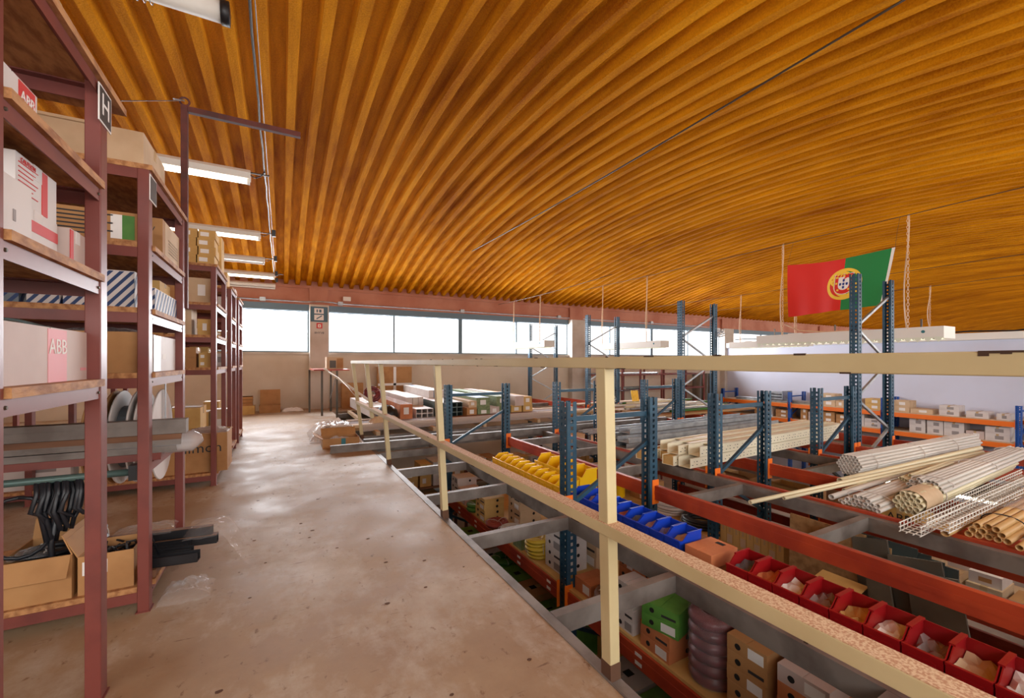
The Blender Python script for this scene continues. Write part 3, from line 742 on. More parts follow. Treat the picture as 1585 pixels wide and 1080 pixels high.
for u, (ya, yb), seed in ((3, R3, 30), (4, R4, 40), (5, R5, 50)):
    for li, z in enumerate(LV):
        if u == 3 and li in (0, 4): continue
        hm = .27 if li in (1, 2) else .3 if li == 3 else .24
        if li == 0: hm = .5
        gname = 'cartons on the %s of %s' % (ORD[li], UN[u])
        fill(ya+.064, z, {3: -1.95, 4: -1.3, 5: -1.1}[u], -.585, hm, seed+li, 'carton on the %s of %s' % (ORD[li], UN[u]), group=gname,
             cols=('kraft_yellow', 'kraft_yellow', 'kraft_pale', 'carton_white', 'kraft'), wr_=(.1, .26), hmin=.12)
for li, z in ((1, 1.10), (3, 1.70), (4, 2.06)):
    fill(R2[0]+.064, z, -1.5, -1.12 if li != 4 else -1.1, .22, 70+li, 'carton deep on the %s of %s' % (ORD[li], UN[2]), group='deep cartons on the %s of %s' % (ORD[li], UN[2]), prints=False)
fill(R2[0]+.064, 1.40, -1.75, -1.4, .2, 99, 'carton deep on the third shelf of %s' % UN[2], group='deep cartons on the third shelf of %s' % UN[2], prints=False)
fill(R3[0]+.064, .12, -2.1, -1.14, .45, 33, 'carton beside the big open carton on the bottom shelf', group='cartons beside the big open carton', hmin=.25, wr_=(.25, .45))
open_carton((-.78, 5.07, .12), (.64, .42, .36), 'kraft', 'big open brown carton jutting into the walkway, printed nimon', flaps=(None, 4, 100, -97), flen=.5,
            patches=[('clear_tape', '-y', .42, .5, .1, 1.0, 'tape'), ('shipping_label', '-y', .06, .26, .55, .9, 'paper'), ('print_line', '-y', .08, .24, .52, .535, 'dark_print')], words=[('nimon', '-y', .68, .62, .13, 'dark_print')])
film('plastic_sheet', 'clear film lying over the big open carton', (-.62, 4.98, .480), .34, .20, .07, 'film_dense', 15)
sh(-.70, 5.09, 5.46, .4795, .4, .22, 'kraft_yellow', 'crumpled tan carton resting on the rim of the big open carton', tape='tape')
for k in range(3):
    for q in range(4 if k < 2 else 3):
        x = -.62-.14*k+.01*(q % 2); rr = random.Random(k*7+q)
        carton((x, 4.93, 2.06+.078*q), (.13, .25, .074), 'kraft_yellow', 'small yellow carton stacked on top of the third unit', group='yellow cartons stacked on the third unit',
               patches=[('label', '-y', .1, .6, .25, .75, 'paper')], tape=None)
carton((-.60, 5.25, 2.06), (.13, .22, .34), 'kraft_yellow', 'tall tan carton beside the stacked small yellow cartons', tape='tape')
# far wall boxes on the floor
open_carton((-.24, 11.2, 0), (.42, .34, .17), 'kraft', 'open brown carton with raised lid against the window wall', flaps=(None, None, 5, None), flen=1.0)
carton((-.23, 11.16, .006), (.3, .22, .13), 'carton_white', 'white carton inside the open brown carton by the wall', tape=None)
carton((-.68, 11.05, 0), (.3, .3, .18), 'kraft_yellow', 'tan carton on the floor below the window', tape='tape')
cr = thing('crate', 'small tan slotted crate on the tan carton by the wall', 'crate', (-.70, 11.06, .186))
for z in (.0, .075, .15): MB().box(-.13, .13, -.13, .13, z, z+.05).build('slat_ring', 'kraft', cr)
MB().box(-.125, .125, -.125, .125, .001, .2).build('body', 'inside', cr)
film('sack', 'crumpled white sack slumped at the wall foot', (.22, 11.2, 0), .46, .26, .12, 'paper', 18, cat='sack')

# ================================================================== LAMPS
def strip_lamp(label, x0, x1, y, z, lit, rod=True, group='strip lamps over the shelving'):
    r = thing('strip_lamp', label, 'lamp', (x1, y, z), 0, group); L = x1-x0
    MB().prism([(-.05, .0), (.05, .0), (.075, .05), (.04, .085), (-.04, .085), (-.075, .05)], 'x', -L, 0).build('housing', 'white_paint', r)
    MB().tube([(-L+.03, 0, -.024), (-.03, 0, -.024)], .016, 10).build('tube', 'tube_lit' if lit else 'white_paint', r, smooth=True)
    for x in (-L+.005, -.03): MB().box(x, x+.025, -.02, .02, -.04, .002).build('tube_holder', 'white_paint', r)
    if rod:
        MB().box(.0, .16, -.008, .008, .07, .082).build('hanger_rod', 'wire', r)
        MB().tube([(.0, .0, .05), (.04, .0, .03), (.09, .0, .06), (.11, 0, .1)], .005, 6).build('flex', 'black_cable', r, smooth=True)
ZL = 2.92
strip_lamp('lit strip lamp above the pale carton on the second unit', -1.5, -.27, 4.86, ZL, True)
strip_lamp('lit strip lamp above the stacked yellow cartons', -1.5, -.27, 7.04, ZL, True)
strip_lamp('unlit strip lamp between the lit lamps by the window wall', -1.5, -.27, 8.75, ZL, False)
strip_lamp('lit strip lamp nearest the window wall', -1.3, -.135, 10.2, ZL, True)
strip_lamp('unlit strip lamp hard against the window lintel', -1.3, -.135, 11.468, ZL-.02, False, rod=False)
gl = thing('guarded_lamp', 'white strip lamp with black end cap and wire guard overhead', 'lamp', (-.27, 2.87, 3.06))
MB().tube([(-.9, 0, .05), (-.03, 0, .05)], .055, 14).build('housing', 'white_paint', gl, smooth=True)
MB().tube([(-.03, 0, .05), (.01, 0, .05)], .062, 14).build('end_cap', 'black', gl, smooth=True)
for k in range(18): MB().torus((-.34-.03*k, 0, .05), .068, .0025, 16, 5, 'x').build('guard_hoop', 'galv', gl)
for x in (-.82, -.16): MB().tube([(x, 0, .1), (x, 0, zc(2.87)-3.06+.04)], .003, 5).build('hanger_wire', 'wire', gl)
MB().tube([(-.9, -.066, .04), (-.33, -.066, .04)], .003, 5).build('guard_wire', 'galv', gl)
rr = random.Random(2)
sp = thing('support_cable', 'black cable line strung under the ceiling past the strip lamps', 'cable', (-.13, 5, 3.0))
MB().tube([(-.02+.004*math.sin(y*7), y, .02+.02*math.sin(y*2.1)) for y in [-6+.35*i for i in range(36)]], .008, 6).build('cable', 'black_cable', sp, smooth=True)
MB().tube([(.005, y, .045) for y in (-6, 6.4)], .003, 5).build('steel_wire', 'galv', sp)
for y in (2.04, 3.75, 5.2, 6.0): MB().prism([(-.02, 0), (.02, 0), (.035, .09), (-.035, .09)], 'x', .0, .05).build('junction', 'black', sp, loc=(0, y, -.04))

# hanging lamps in the hall: tensioned wires, chains and louvred fittings
def wire_line(label, x, z, y0, y1, r=.006):
    o = MB().tube([(x, y0+(y1-y0)*i/14, z-.04*math.sin(PI*i/14)) for i in range(15)], r, 6).build('tension_wire', 'wire', smooth=True)
    tag(o, label, 'wire')
wire_line('dark tension wire close under the ceiling above the railing', 3.8, CAMZ+2.52, 1.0, 9.0, .009)
wire_line('tension wire carrying the chains of the louvred lamps', 8.2, CAMZ+2.22, -.48, 10.48)
wire_line('tension wire with chains over the end racks', 5.8, CAMZ+1.75, 6.5, 11.59)
wire_line('tension wire with chains beside the right wall', 14.4, CAMZ+1.95, -1.42, 11.42)
wire_line('tension wire crossing behind the flag', 11.6, CAMZ+1.95, -1.42, 11.42)
LINK = MB().torus((0, 0, 0), .014, .0035, 10, 5, 'y').mesh('chain_link', 'cord')
def chain(label, x, y, z1, z0, cord=True, group='lamp chains'):
    r = thing('hanging_chain', label, 'chain', (x, y, z0), 0, group); n = int((z1-z0)/.048)
    for k in range(n):
        o = obj('link', LINK, r, (0, 0, .024+k*.048), (0, 0, (k % 2)*PI/2)); o.scale = (1, 1, 1.9)
    if cord: MB().tube([(.012, .02+.03*math.sin(5*t), t*(z1-z0)) for t in [i/10 for i in range(11)]], .009, 6).build('flex', 'cord', r, smooth=True)
    return r
def louvre_lamp(label, x, y0, y1, z, big, lit=True):
    r = thing('louvred_lamp', label, 'lamp', (x, y0, z), 0, 'louvred hanging lamps'); L = y1-y0; W_ = .42 if big else .30
    MB().box(0, W_, 0, L, .055, .17).box(0, .008, 0, L, .0, .055).box(W_-.008, W_, 0, L, 0, .055).box(.008, W_-.008, 0, .01, .0, .055).box(.008, W_-.008, L-.01, L, 0, .055).build('housing', 'white_paint', r)
    n = int(L/.11)
    lv = MB().prism([(-.012, 0), (.012, 0), (.004, .05), (-.004, .05)], 'x', .01, W_-.01).mesh('louvre_blade', 'louvre')
    for k in range(1, n): obj('louvre_blade', lv, r, (0, L*k/n, -.012))
    if big:
        z_ = MB()
        for k in range(n):
            ya = L*k/n; z_.add([(-.002, ya, .02), (-.002, ya+L/n*.5, -.055), (-.002, ya+L/n, .02), (.004, ya, .02), (.004, ya+L/n*.5, -.055), (.004, ya+L/n, .02)], [(0, 1, 2), (5, 4, 3), (0, 3, 4, 1), (1, 4, 5, 2)])
        z_.build('reflector_edge', 'louvre', r)
    for k in ((.12, .30) if big else (.15,)):
        MB().tube([(k, .05, .035), (k, L-.05, .035)], .013, 8).build('tube', 'tube_dim' if lit else 'white_paint', r, smooth=True)
    MB().lathe([(0, -.004), (.022, -.004), (.022, 0), (0, 0)], 12, (-.001, .22, .10), 'x').build('rating_disc', 'teal_print', r)
    MB().box(.1, .18, L*.72, L*.80, .17, .19).build('cable_gland', 'white_paint', r)
louvre_lamp('large white louvred lamp hung on chains in front of the flag', 8.2, 2.36, 5.05, CAMZ+.34, True)
chain('long chain holding the near end of the large louvred lamp', 8.2, 2.75, CAMZ+2.2, CAMZ+.495)
chain('long chain holding the far end of the large louvred lamp', 8.2, 4.55, CAMZ+2.2, CAMZ+.495)
tag(MB().tube([(8.23, 4.53, 1.85), (8.27, 4.3, 1.72), (8.32, 3.9, 1.671), (8.32, 3.3, 1.671)], .012, 6).build('lamp_flex', 'cord', smooth=True), 'cream flex lying along the large louvred lamp', 'cable')
louvre_lamp('slim louvred lamp hung in front of the last windows', 8.2, 7.45, 9.85, CAMZ+.36, False)
chain('chain holding the near end of the slim lamp at the last windows', 8.2, 7.9, CAMZ+2.19, CAMZ+.515)
chain('chain holding the far end of the slim lamp at the last windows', 8.2, 9.6, CAMZ+2.21, CAMZ+.515)
louvre_lamp('short slim louvred lamp hung over the end racks', 5.8, 9.0, 10.9, CAMZ+.38, False)
chain('chain at the near end of the short slim lamp', 5.8, 9.2, CAMZ+1.72, CAMZ+.535)
chain('chain at the far end of the short slim lamp', 5.8, 10.6, CAMZ+1.735, CAMZ+.535)
louvre_lamp('slim louvred lamp hung beyond the flag near the white wall', 11.5, 5.8, 7.9, CAMZ+.40, False)
chain('chain at the near end of the slim lamp beyond the flag', 11.6, 6.1, CAMZ+1.93, CAMZ+.555)
chain('chain at the far end of the slim lamp beyond the flag', 11.6, 7.6, CAMZ+1.93, CAMZ+.555)
chain('chain dangling from the wire beside the right wall', 14.4, 4.4, CAMZ+1.93, CAMZ+.9)
chain('chain dangling near the camera end of the right wall wire', 14.4, 2.6, CAMZ+1.93, CAMZ+.9)

# ================================================================== FLAG
FY0, FY1 = 2.84, 4.36
fl = thing('flag', 'red and green flag with yellow emblem hung by the tall rack', 'flag', (8.02, FY0, 1.95))
def fp(u, v, off=0):      # u 0 at the hoist (green end, near), 1 at the red end; v 0 bottom, 1 top
    y = FY0+(FY1-FY0)*u+.10*(1-v)*(1-u)**1.5*1.6
    zt = 2.86+.03*u-.05*math.sin(PI*u); zb = 2.02-.06*u
    x = 8.02+.035*math.sin(u*9+v*2)*(.4+.6*(1-v))+.02*math.sin(u*21+1)*(1-v)
    return (x-8.02-off, y-FY0, zb+(zt-zb)*v-1.95)
def flag_patch(u0, u1, v0, v1, name, m, n=24, k=14):
    mb = MB(); N = (n+1)*(k+1)
    for off in (0, -.003):
        for i in range(n+1):
            for j in range(k+1): mb.v.append(fp(u0+(u1-u0)*i/n, v0+(v1-v0)*j/k, off))
    for i in range(n):
        for j in range(k):
            a = i*(k+1)+j; mb.f.append((a, a+k+1, a+k+2, a+1)); mb.f.append((N+a, N+a+1, N+a+k+2, N+a+k+1))
    return mb.build(name, m, fl, smooth=True)
flag_patch(.025, .41, 0, 1, 'green_field', 'flag_green'); flag_patch(.41, 1, 0, 1, 'red_field', 'flag_red', 30)
flag_patch(.0, .025, 0, 1, 'hoist_band', 'flag_white', 3)
def emblem(poly, name, m, off, parent):
    """a closed polygon (du in metres along the fly, dv in metres) laid on the cloth as a fan"""
    c = (sum(p[0] for p in poly)/len(poly), sum(p[1] for p in poly)/len(poly)); mb = MB()
    T = lambda p: fp(.40-1.08*p[0]/1.52, .5+1.08*p[1]/.86, off)
    mb.v.append(T(c)); n = len(poly)
    for q in (.5, 1.0):
        for p in poly: mb.v.append(T((c[0]+(p[0]-c[0])*q, c[1]+(p[1]-c[1])*q)))
    for i in range(n):
        j = (i+1) % n; mb.f.append((0, 1+i, 1+j)); mb.f.append((1+i, 1+n+i, 1+n+j, 1+j))
    return mb.build(name, m, parent)
def circ(r, cx_=0, cy_=0, n=36, sx=1, sy=1): return [(cx_+sx*r*math.cos(2*PI*i/n), cy_+sy*r*math.sin(2*PI*i/n)) for i in range(n)]
def ring(r0, r1, name, m, off, parent, sx=1, rot=0, n=40):
    mb = MB()
    for i in range(n):
        a = 2*PI*i/n
        for rr_ in (r0, r1):
            x, y = rr_*sx*math.cos(a), rr_*math.sin(a); mb.v.append(fp(.40-1.08*(x*math.cos(rot)-y*math.sin(rot))/1.52, .5+1.08*(x*math.sin(rot)+y*math.cos(rot))/.86, off))
    for i in range(n):
        j = (i+1) % n; mb.f.append((2*i, 2*i+1, 2*j+1, 2*j))
    return mb.build(name, m, parent)
arm = ring(.195, .24, 'armillary_ring', 'flag_yellow', .004, fl)
ring(.16, .20, 'armillary_band', 'flag_yellow', .0044, arm, .35, .0); ring(.16, .20, 'armillary_band', 'flag_yellow', .0046, arm, .38, PI/2-.3)
ring(.16, .20, 'armillary_band', 'flag_yellow', .0048, arm, .3, .9); ring(.165, .20, 'armillary_band', 'flag_yellow', .0042, arm, .72, .2)
def shield(w_, h_, cy_=0):
    return [(-w_, cy_+h_), (w_, cy_+h_)]+[(w_*math.cos(a), cy_-h_*.25+h_*.75*math.sin(a)) for a in [-i*PI/10 for i in range(11)]]
s1 = emblem(shield(.128, .158), 'shield_edge', 'flag_white', .006, fl)
emblem(shield(.12, .15), 'shield_red', 'flag_red', .007, s1); emblem(shield(.072, .10, .01), 'shield_white', 'flag_white', .008, s1)
for x, y in ((0, .0), (-.042, .0), (.042, .0), (0, .055), (0, -.05)): emblem(shield(.014, .02, y) if x == 0 else [(p+x, q) for p, q in shield(.014, .02, y)], 'small_shield', 'flag_blue', .009, s1)
for x, y in ((-.096, .11), (0, .128), (.096, .11), (-.096, .02), (.096, .02), (-.07, -.085), (.07, -.085)): emblem([(x-.014, y-.014), (x+.014, y-.014), (x+.014, y+.014), (x-.014, y+.014)], 'castle', 'flag_yellow', .009, s1)
for y, lb in ((FY0+.005, 'thin line tying the green flag corner to the wire'), (FY1-.02, 'thin line tying the red flag corner to the wire')):
    q = Vector(fp(0 if y < 3 else 1, .995))+Vector((8.02, FY0, 1.95)); wz = CAMZ+2.22-.04*math.sin(PI*(q.y+.48)/10.96)
    tag(MB().tube([q, (8.1, q.y, 3.1), (8.2, q.y, wz)], .0025, 5).build('flag_line', 'wire'), lb, 'line')

# ================================================================== FAR END OF THE WALKWAY
tb = thing('metal_table', 'small orange topped steel table beside the column', 'table', (.80, 10.1, 0))
MB().box(-.24, .44, -.7, .7, .97, 1.0).build('table_top', 'beam_red', tb)
for x, y in ((.2, -.65), (-.05, -.2), (.2, .6), (-.25, .6)): MB().box(x-.02, x+.02, y-.02, y+.02, 0, .97).build('leg', 'panel_grey', tb)
MB().bar((.19, -.66, .9), (.19, .6, .3), .012, .03).build('brace', 'galv', tb)
carton((.98, 9.75, 1.0), (.33, .3, .25), 'kraft_pale', 'beige carton with a dark window on the orange topped table', tape='tape', patches=[('dark_panel', '-y', .18, .55, .1, .72, 'panel_grey'), ('side_print', '-y', .6, .97, .08, .9, 'kraft')])
pa = thing('perforated_angle', 'white perforated steel angle leaning from the orange topped table', 'angle', (.75, 9.40, 1.004))
mb = MB()
for k in range(22):
    t0 = k/22; p = Vector((.035*k, -.05*k, -.0298*k)); mb.bar(p, p+Vector((.022, -.031, -.0185)), .05, .004)
mb.bar((0, 0, 0.02), (.77, -1.1, -.636), .004, .04); mb.build('strip', 'white_paint', pa)
sg = thing('extinguisher_sign', 'blue and red extinguisher notice plates on the column', 'sign', (.80, YF-.222, 2.0))
MB().box(-.19, .19, -.004, 0, .13, .50).build('blue_plate', 'sign_blue', sg)
MB().box(-.11, .10, -.006, -.004, .33, .46).build('picture', 'paper', sg); MB().box(-.11, .10, -.006, -.004, .17, .30).build('picture', 'paper', sg)
for a, b in ((-.06, -.03), (.0, .05)): MB().box(a, b, -.007, -.006, .36, .43).build('pictogram', 'sign_blue', sg)
MB().bar((-.06, -.0065, .2), (.06, -.0065, .28), .002, .025, up=(0, 0, 1)).build('pictogram', 'sign_blue', sg)
rp_ = MB().box(-.06, .07, -.005, 0, -.03, .10).build('red_plate', 'red_print', sg)
MB().box(-.03, .04, -.007, -.005, -.005, .07).build('pictogram', 'paper', rp_); MB().lathe([(.0, -.0085), (.016, -.0085), (.016, -.005)], 12, (.005, 0, .03), 'y').build('pictogram', 'red_print', rp_)
text('lettering', 'IIHYV8', .075, 'sign_dark', sg, (0, -.003, -.14), FACE['-y'])
# conduit under the lintel
cd = thing('conduit', 'grey conduit with junction boxes along the lintel above the windows', 'conduit', (0, YF-.07, 2.62))
MB().tube([(-4, 0, 0), (.5, 0, 0), (.8, -.2, .0), (1.1, -.2, .0), (1.25, 0, 0), (16, 0, -.02)], .016, 6).build('pipe', 'galv', cd, smooth=True)
for x in (-.4, 1.3, 4.6, 8.0, 12.2): MB().box(x-.06, x+.06, -.04, .04, -.04, .05).build('junction_box', 'galv', cd)
MB().box(-.09, .09, -.08, -.02, .02, .12).build('junction_box', 'white_paint', cd, loc=(1.45, 0, .06))
jb = thing('cable_tangle', 'tangled grey cables in the corner by the right wall', 'cable', (16.1, 11.46, 2.2))
rr = random.Random(9)
for k in range(10):
    a_, b_, c_ = rr.uniform(.05, .14), rr.uniform(.05, .2), rr.uniform(0, 6); MB().tube([(a_*math.sin(t+c_)+.05*t-.3, -.05+a_*math.cos(t*1.3+c_), b_*math.sin(t*.8+c_)+.1) for t in [i*.5 for i in range(14)]], .012, 5).build('cable', 'cable_grey' if k % 2 else 'cable_white', jb, smooth=True)
MB().box(-.25, .05, .02, .14, .1, .36).build('junction_box', 'galv', jb)
# cartons leaning at the far wall
carton((2.62, 11.38, .0), (.88, .18, 1.02), 'kraft', 'large flat brown carton with crossed white tape under the windows', tape=None,
       patches=[('white_tape', '-y', .45, .53, 0, 1, 'tape_white'), ('white_tape', '-y', .0, 1, .52, .58, 'tape_white')], name='flat_cardboard_box')
carton((1.55, 11.3, .0), (.5, .25, .62), 'kraft', 'brown carton standing behind the orange topped table', tape='tape')

# planks, channels and the timber decking beyond the railing end
for k, (y, z, x0, x1, m_) in enumerate(((7.05, .08, .62, 6.2, 'wood'), (7.25, .08, .7, 6.35, 'wood_dark'), (7.45, .08, .6, 6.1, 'wood'), (7.055, .1215, .66, 6.3, 'kraft_pale'), (7.23, .1215, .9, 5.6, 'wood_dark'), (7.7, .08, .8, 5.8, 'wood_dark'), (7.95, .08, 1.0, 5.9, 'wood'))):
    tag(MB().box(0, x1-x0, -.085, .085, 0, .042).build('plank', m_, loc=(x0, y, z)), 'long wooden plank laid across the rack tops before the trunking', 'plank', 'planks across the rack tops')
film('plastic_wrap', 'clear wrap draped over the plank ends at the walkway', (.66, 7.06, 0), .62, .92, .07, 'film_dense', 31, n=24, base=lambda x, y: max(-.007, min(.158, (x-.34)*1.0, (y-6.68)*.75, (7.8-y)*.75)))
film('plastic_wrap', 'silvery plastic film along the edge of the planks', (2.9, 6.935, .1), 3.6, .09, .03, 'film_dense', 32, n=26, base=lambda x, y: .164 if y > 6.945 else .164-(6.945-y)*1.8)
for k, (y, z, x0, x1) in enumerate(((5.78, .095, .53, 6.502), (6.05, .01, 1.035, 6.502), (6.42, .03, 1.035, 6.502), (6.75, .0215, 1.035, 6.502), (8.6, .0215, 1.035, 6.502), (9.9, .0215, 1.035, 6.502))):
    r = thing('steel_channel', ('grey steel channel jutting out over the walkway floor', 'grey steel channel low behind the jutting one', 'grey steel channel between the jutting one and the planks', 'grey steel channel right under the planks', 'grey steel channel under the middle of the trunking pile', 'grey steel channel under the far end of the trunking pile')[k], 'channel', (x0, y, z))
    channel((0, 0, 0), (x1-x0, 0, 0), .095, .06, r, 'body', flip=1)
for k, x in enumerate((1.3, 2.2, 3.1, 4.2, 5.1)):
    tag(MB().box(-.03, .03, 0, 3.25, -.06, 0).build('wood_batten', 'kraft_pale', loc=(x, 6.70, .081)), 'pale batten carrying the planks and trunking', 'batten', 'battens under the planks')
open_carton((.70, 6.25, 0), (.46, .3, .13), 'kraft', 'open brown carton holding film at the walkway edge', flaps=(None, 60, 40, None), flen=.4, patches=[('dark_tape', '-y', .5, .62, .05, .95, 'teal_print')])
film('plastic_bag', 'white plastic film bulging from the open walkway carton', (.70, 6.25, .0055), .38, .25, .17, 'film_dense', 34, cat='bag')
tag(MB().tube([(.925, 6.2, .13), (.96, 6.12, .06), (1.0, 5.99, .005)], .006, 5).build('strap', 'cable_white'), 'white strap trailing from the open walkway carton', 'strap')
# trunking and boxed profiles lying lengthwise, ends towards the camera
def trunk(x, y, z, w_, h, L, m, label, cells=None, sticker=True, top=None, group='boxed lengths under the windows'):
    r = thing('boxed_trunking' if not cells else 'trunking_pack', label, 'trunking', (x, y, z), 0, group)
    if cells:
        nx, nz = cells; t = .008
        for i in range(nx):
            for j in range(nz):
                a, b = -w_/2+i*w_/nx, -w_/2+(i+1)*w_/nx; c, d = j*h/nz, (j+1)*h/nz
                MB().box(a, a+t, 0, L, c, d).box(b-t, b, 0, L, c, d).box(a+t, b-t, 0, L, c, c+t).box(a+t, b-t, 0, L, d-t, d).build('trunking', m, r)
    else:
        MB().box(-w_/2, w_/2, 0, L, 0, h).box(-w_/2, -.002, -.0, L, h, h+.003).box(.002, w_/2, 0, L, h, h+.003).build('body', m, r)
        if sticker: MB().box(-w_*.22, w_*.2, -.002, 0, h*.35, h*.8).build('label', 'paper', r)
    if top: MB().box(-w_/2-.002, w_/2+.002, .03, L, h+.0035, h+.006).build('plastic_cover', top, r)
    return r
Z0 = .1215
trunk(1.95, 7.55, Z0, .22, .27, 2.6, 'carton_orange', 'orange printed boxed length at the near end of the trunking pile', top='film_dense')
trunk(2.30, 7.6, Z0, .32, .17, 2.6, 'carton_white', 'pack of white trunking with small dark open ends', (3, 2))
trunk(2.78, 7.5, Z0, .44, .27, 3.2, 'panel_teal', 'grey green trunking pack with large square open ends', (4, 3), top='carton_white')
for k, (x, w_, h, m_, lb) in enumerate(((3.12, .2, .17, 'kraft', 'low brown boxed length beside the square trunking pack'), (3.38, .26, .14, 'carton_sage', 'flat sage boxed length beneath two others'), (3.62, .2, .16, 'carton_pinkish', 'off-white boxed length between the sage ones'), (3.86, .24, .15, 'carton_sage', 'sage boxed length with a round label'), (4.14, .24, .15, 'kraft_yellow', 'tan boxed length at the outer end of the pile'), (4.42, .22, .15, 'kraft_yellow', 'tan boxed length past the sage ones'))):
    trunk(x, 7.33+.03*k, Z0, w_, h, 2.6, m_, lb)
trunk(3.15, 7.36, Z0+.1725, .16, .12, 2.5, 'kraft_pale', 'pale boxed length stacked on the low brown one')
trunk(3.375, 7.38, Z0+.1425, .28, .2, 2.6, 'carton_sage', 'large sage boxed length stacked in the middle', top='carton_blue')
trunk(3.80, 7.4, Z0+.1625, .26, .19, 2.6, 'carton_sage', 'sage boxed length tilted on the round label one', sticker=True)
trunk(4.18, 7.4, Z0+.1525, .2, .19, 2.7, 'carton_pinkish', 'off-white boxed length on top of the tan pair', sticker=False)
trunk(4.40, 7.45, Z0+.1525, .2, .17, 2.5, 'kraft_yellow', 'tan boxed length on top of the outer one')
for k, (x, y, rz_) in enumerate(((1.60, 7.92, .03), (2.32, 8.3, .0), (2.85, 8.6, -.03))):
    r = thing('wrapped_profiles', ('white wrapped profile pack beside the steel table', 'white wrapped profile pack behind the orange printed length', 'blue edged white profile pack on the trunking pile')[k], 'profiles', (x, y, (Z0, Z0+.1695, Z0+.2755)[k]), rz_)
    for q in range(3): MB().box(-.16+.11*q, -.055+.11*q, 0, 2.4, 0, .16+.05*(k == 0)).build('profile', 'carton_white' if q != 1 else ('carton_blue' if k == 2 else 'pvc'), r, bevel=.01)
bgp = thing('black_bag', 'black plastic bag bundled over profile ends', 'bag', (1.62, 7.62, Z0)); 
mb = MB(); rr = random.Random(6)
mb.lathe([(0, 0), (.15, .01), (.18, .09), (.16, .18), (.1, .24), (0, .26)], 16); mb.v = [(x*(1+.12*rr.random()), y*(1.25+.2*rr.random()), z*(1+.08*rr.random())) for x, y, z in mb.v]; mb.build('body', 'black', bgp, smooth=True)
film('crumpled_wrap', 'brown crumpled packing paper under the black bag', (1.50, 7.15, .163), .5, .28, .14, 'kraft_pale', 41, cat='paper')
coil((1.62, 9.0, .478), .14, .03, 'cable_pink', 'pink hose coil standing on the white wrapped profile pack', 2, tilt=(1.15, 0))

# ================================================================== RACK CONTENTS
# --- picking bins on the first rack
def bin_mesh(m):
    w_, d, h, hf, t = .121, .20, .115, .077, .004; mb = MB()
    mb.box(0, d, 0, w_, 0, t).box(0, t, t, w_-t, t, hf).box(d-t, d, t, w_-t, t, h)
    prof = [(0, 0), (d, 0), (d, h), (.075, h), (.03, hf), (0, hf)]
    for y0_, y1_ in ((0, t), (w_-t, w_)): mb.prism(prof, 'y', y0_, y1_)
    mb.box(.075, d+.004, -.003, .007, h-.002, h+.006).box(.075, d+.004, w_-.007, w_+.003, h-.002, h+.006)      # rolled rims
    mb.box(-.006, .006, .0, w_, hf-.006, hf+.004).box(-.004, 0, .02, w_-.02, .015, .05)
    return mb.mesh('body', m)
rk1 = bpy.data.objects['pallet_rack']
MB().box(2.12-1.93, 2.56-1.93, .1+.02, 4.6+.02, -.063-GZ, -.045-GZ).build('bin_shelf', 'wood_dark', rk1)
for k in range(10):
    MB().box(-.0025, -.0005, 0, .055, 0, .075).build('price_card', 'paper', rk1, loc=(0, .4+.5*k+.02, -.72-GZ))
rr = random.Random(14)
for col, y0_, n, lb in (('red', .12, 11, 'red plastic picking bin of small parts on the first rack'), ('blue', 1.82, 9, 'blue plastic picking bin of small parts on the first rack'), ('yellow', 3.1, 11, 'yellow plastic picking bin on the first rack')):
    me = bin_mesh('bin_'+col)
    for k in range(n):
        y = y0_+k*.1265
        r = thing('picking_bin', lb, 'bin', (2.17, y, -.0445), 0, '%s picking bins' % col); obj('body', me, r)
        if col != 'yellow' or k % 3 == 0:
            f_ = MB(); g = [[rr.random() for _ in range(6)] for _ in range(6)]
            f_.add([(.008+.18*i/5, .006+.108*j/5, .025+.03*g[i][j]+.02*i/5) for i in range(6) for j in range(6)], [(i*6+j, (i+1)*6+j, (i+1)*6+j+1, i*6+j+1) for i in range(5) for j in range(5)])
            f_.build('contents', rr.choice(('kraft_yellow', 'paper', 'kraft_pale', 'cable_grey', 'film_dense', 'carton_orange')), r)
for k in range(4):
    r = thing('picking_bin', 'large yellow picking bin standing behind the small yellow ones', 'bin', (2.42, 3.15+k*.2, -.0445), 0, 'large yellow picking bins')
    o = obj('body', bin_mesh('bin_yellow') if k == 0 else big, r); big = o.data; o.scale = (1.0, 1.6, 1.6)
carton((2.29, 1.69, -.0445), (.24, .18, .075), 'carton_orange', 'orange brown carton between the blue and red bins', tape=None, patches=[('hole_print', '+z', .75, .88, .3, .6, 'hole')])
# --- lower shelf of the first rack (z = -.6)
def holed(loc, size, n, col, label, rz=0, top=None, hole=.015, face='-x', group=None):
    """n equal cartons, one on another, each with a round pull hole"""
    sx, sy, sz = size
    for k in range(n):
        r = carton((loc[0], loc[1], loc[2]+k*(sz+.0022)), (sx, sy, sz-.001), top if (top and k == n-1) else col, label+(', top one' if k == n-1 and n > 1 else ''), rz=rz+.03*math.sin(k*2.3), group=group or label, tape=None, name='cable_carton',
                   patches=[('printed_panel', '-x', .08, .46, .18, .86, 'paper' if col != 'carton_white' else 'grey_print')] if k % 2 == 0 else [('printed_panel', '-x', .08, .46, .3, .5, 'dark_print')])
        MB().lathe([(0, -.0015), (hole, -.0015), (hole, .0005)], 14, (-sx/2, sy*.22, sz/2), 'x').build('pull_hole', 'hole', r)
        MB().lathe([(0, -.0015), (hole, -.0015), (hole, .0005)], 14, (sx*.15, -sy/2, sz/2), 'y').build('pull_hole', 'hole', r)
S1 = -.6
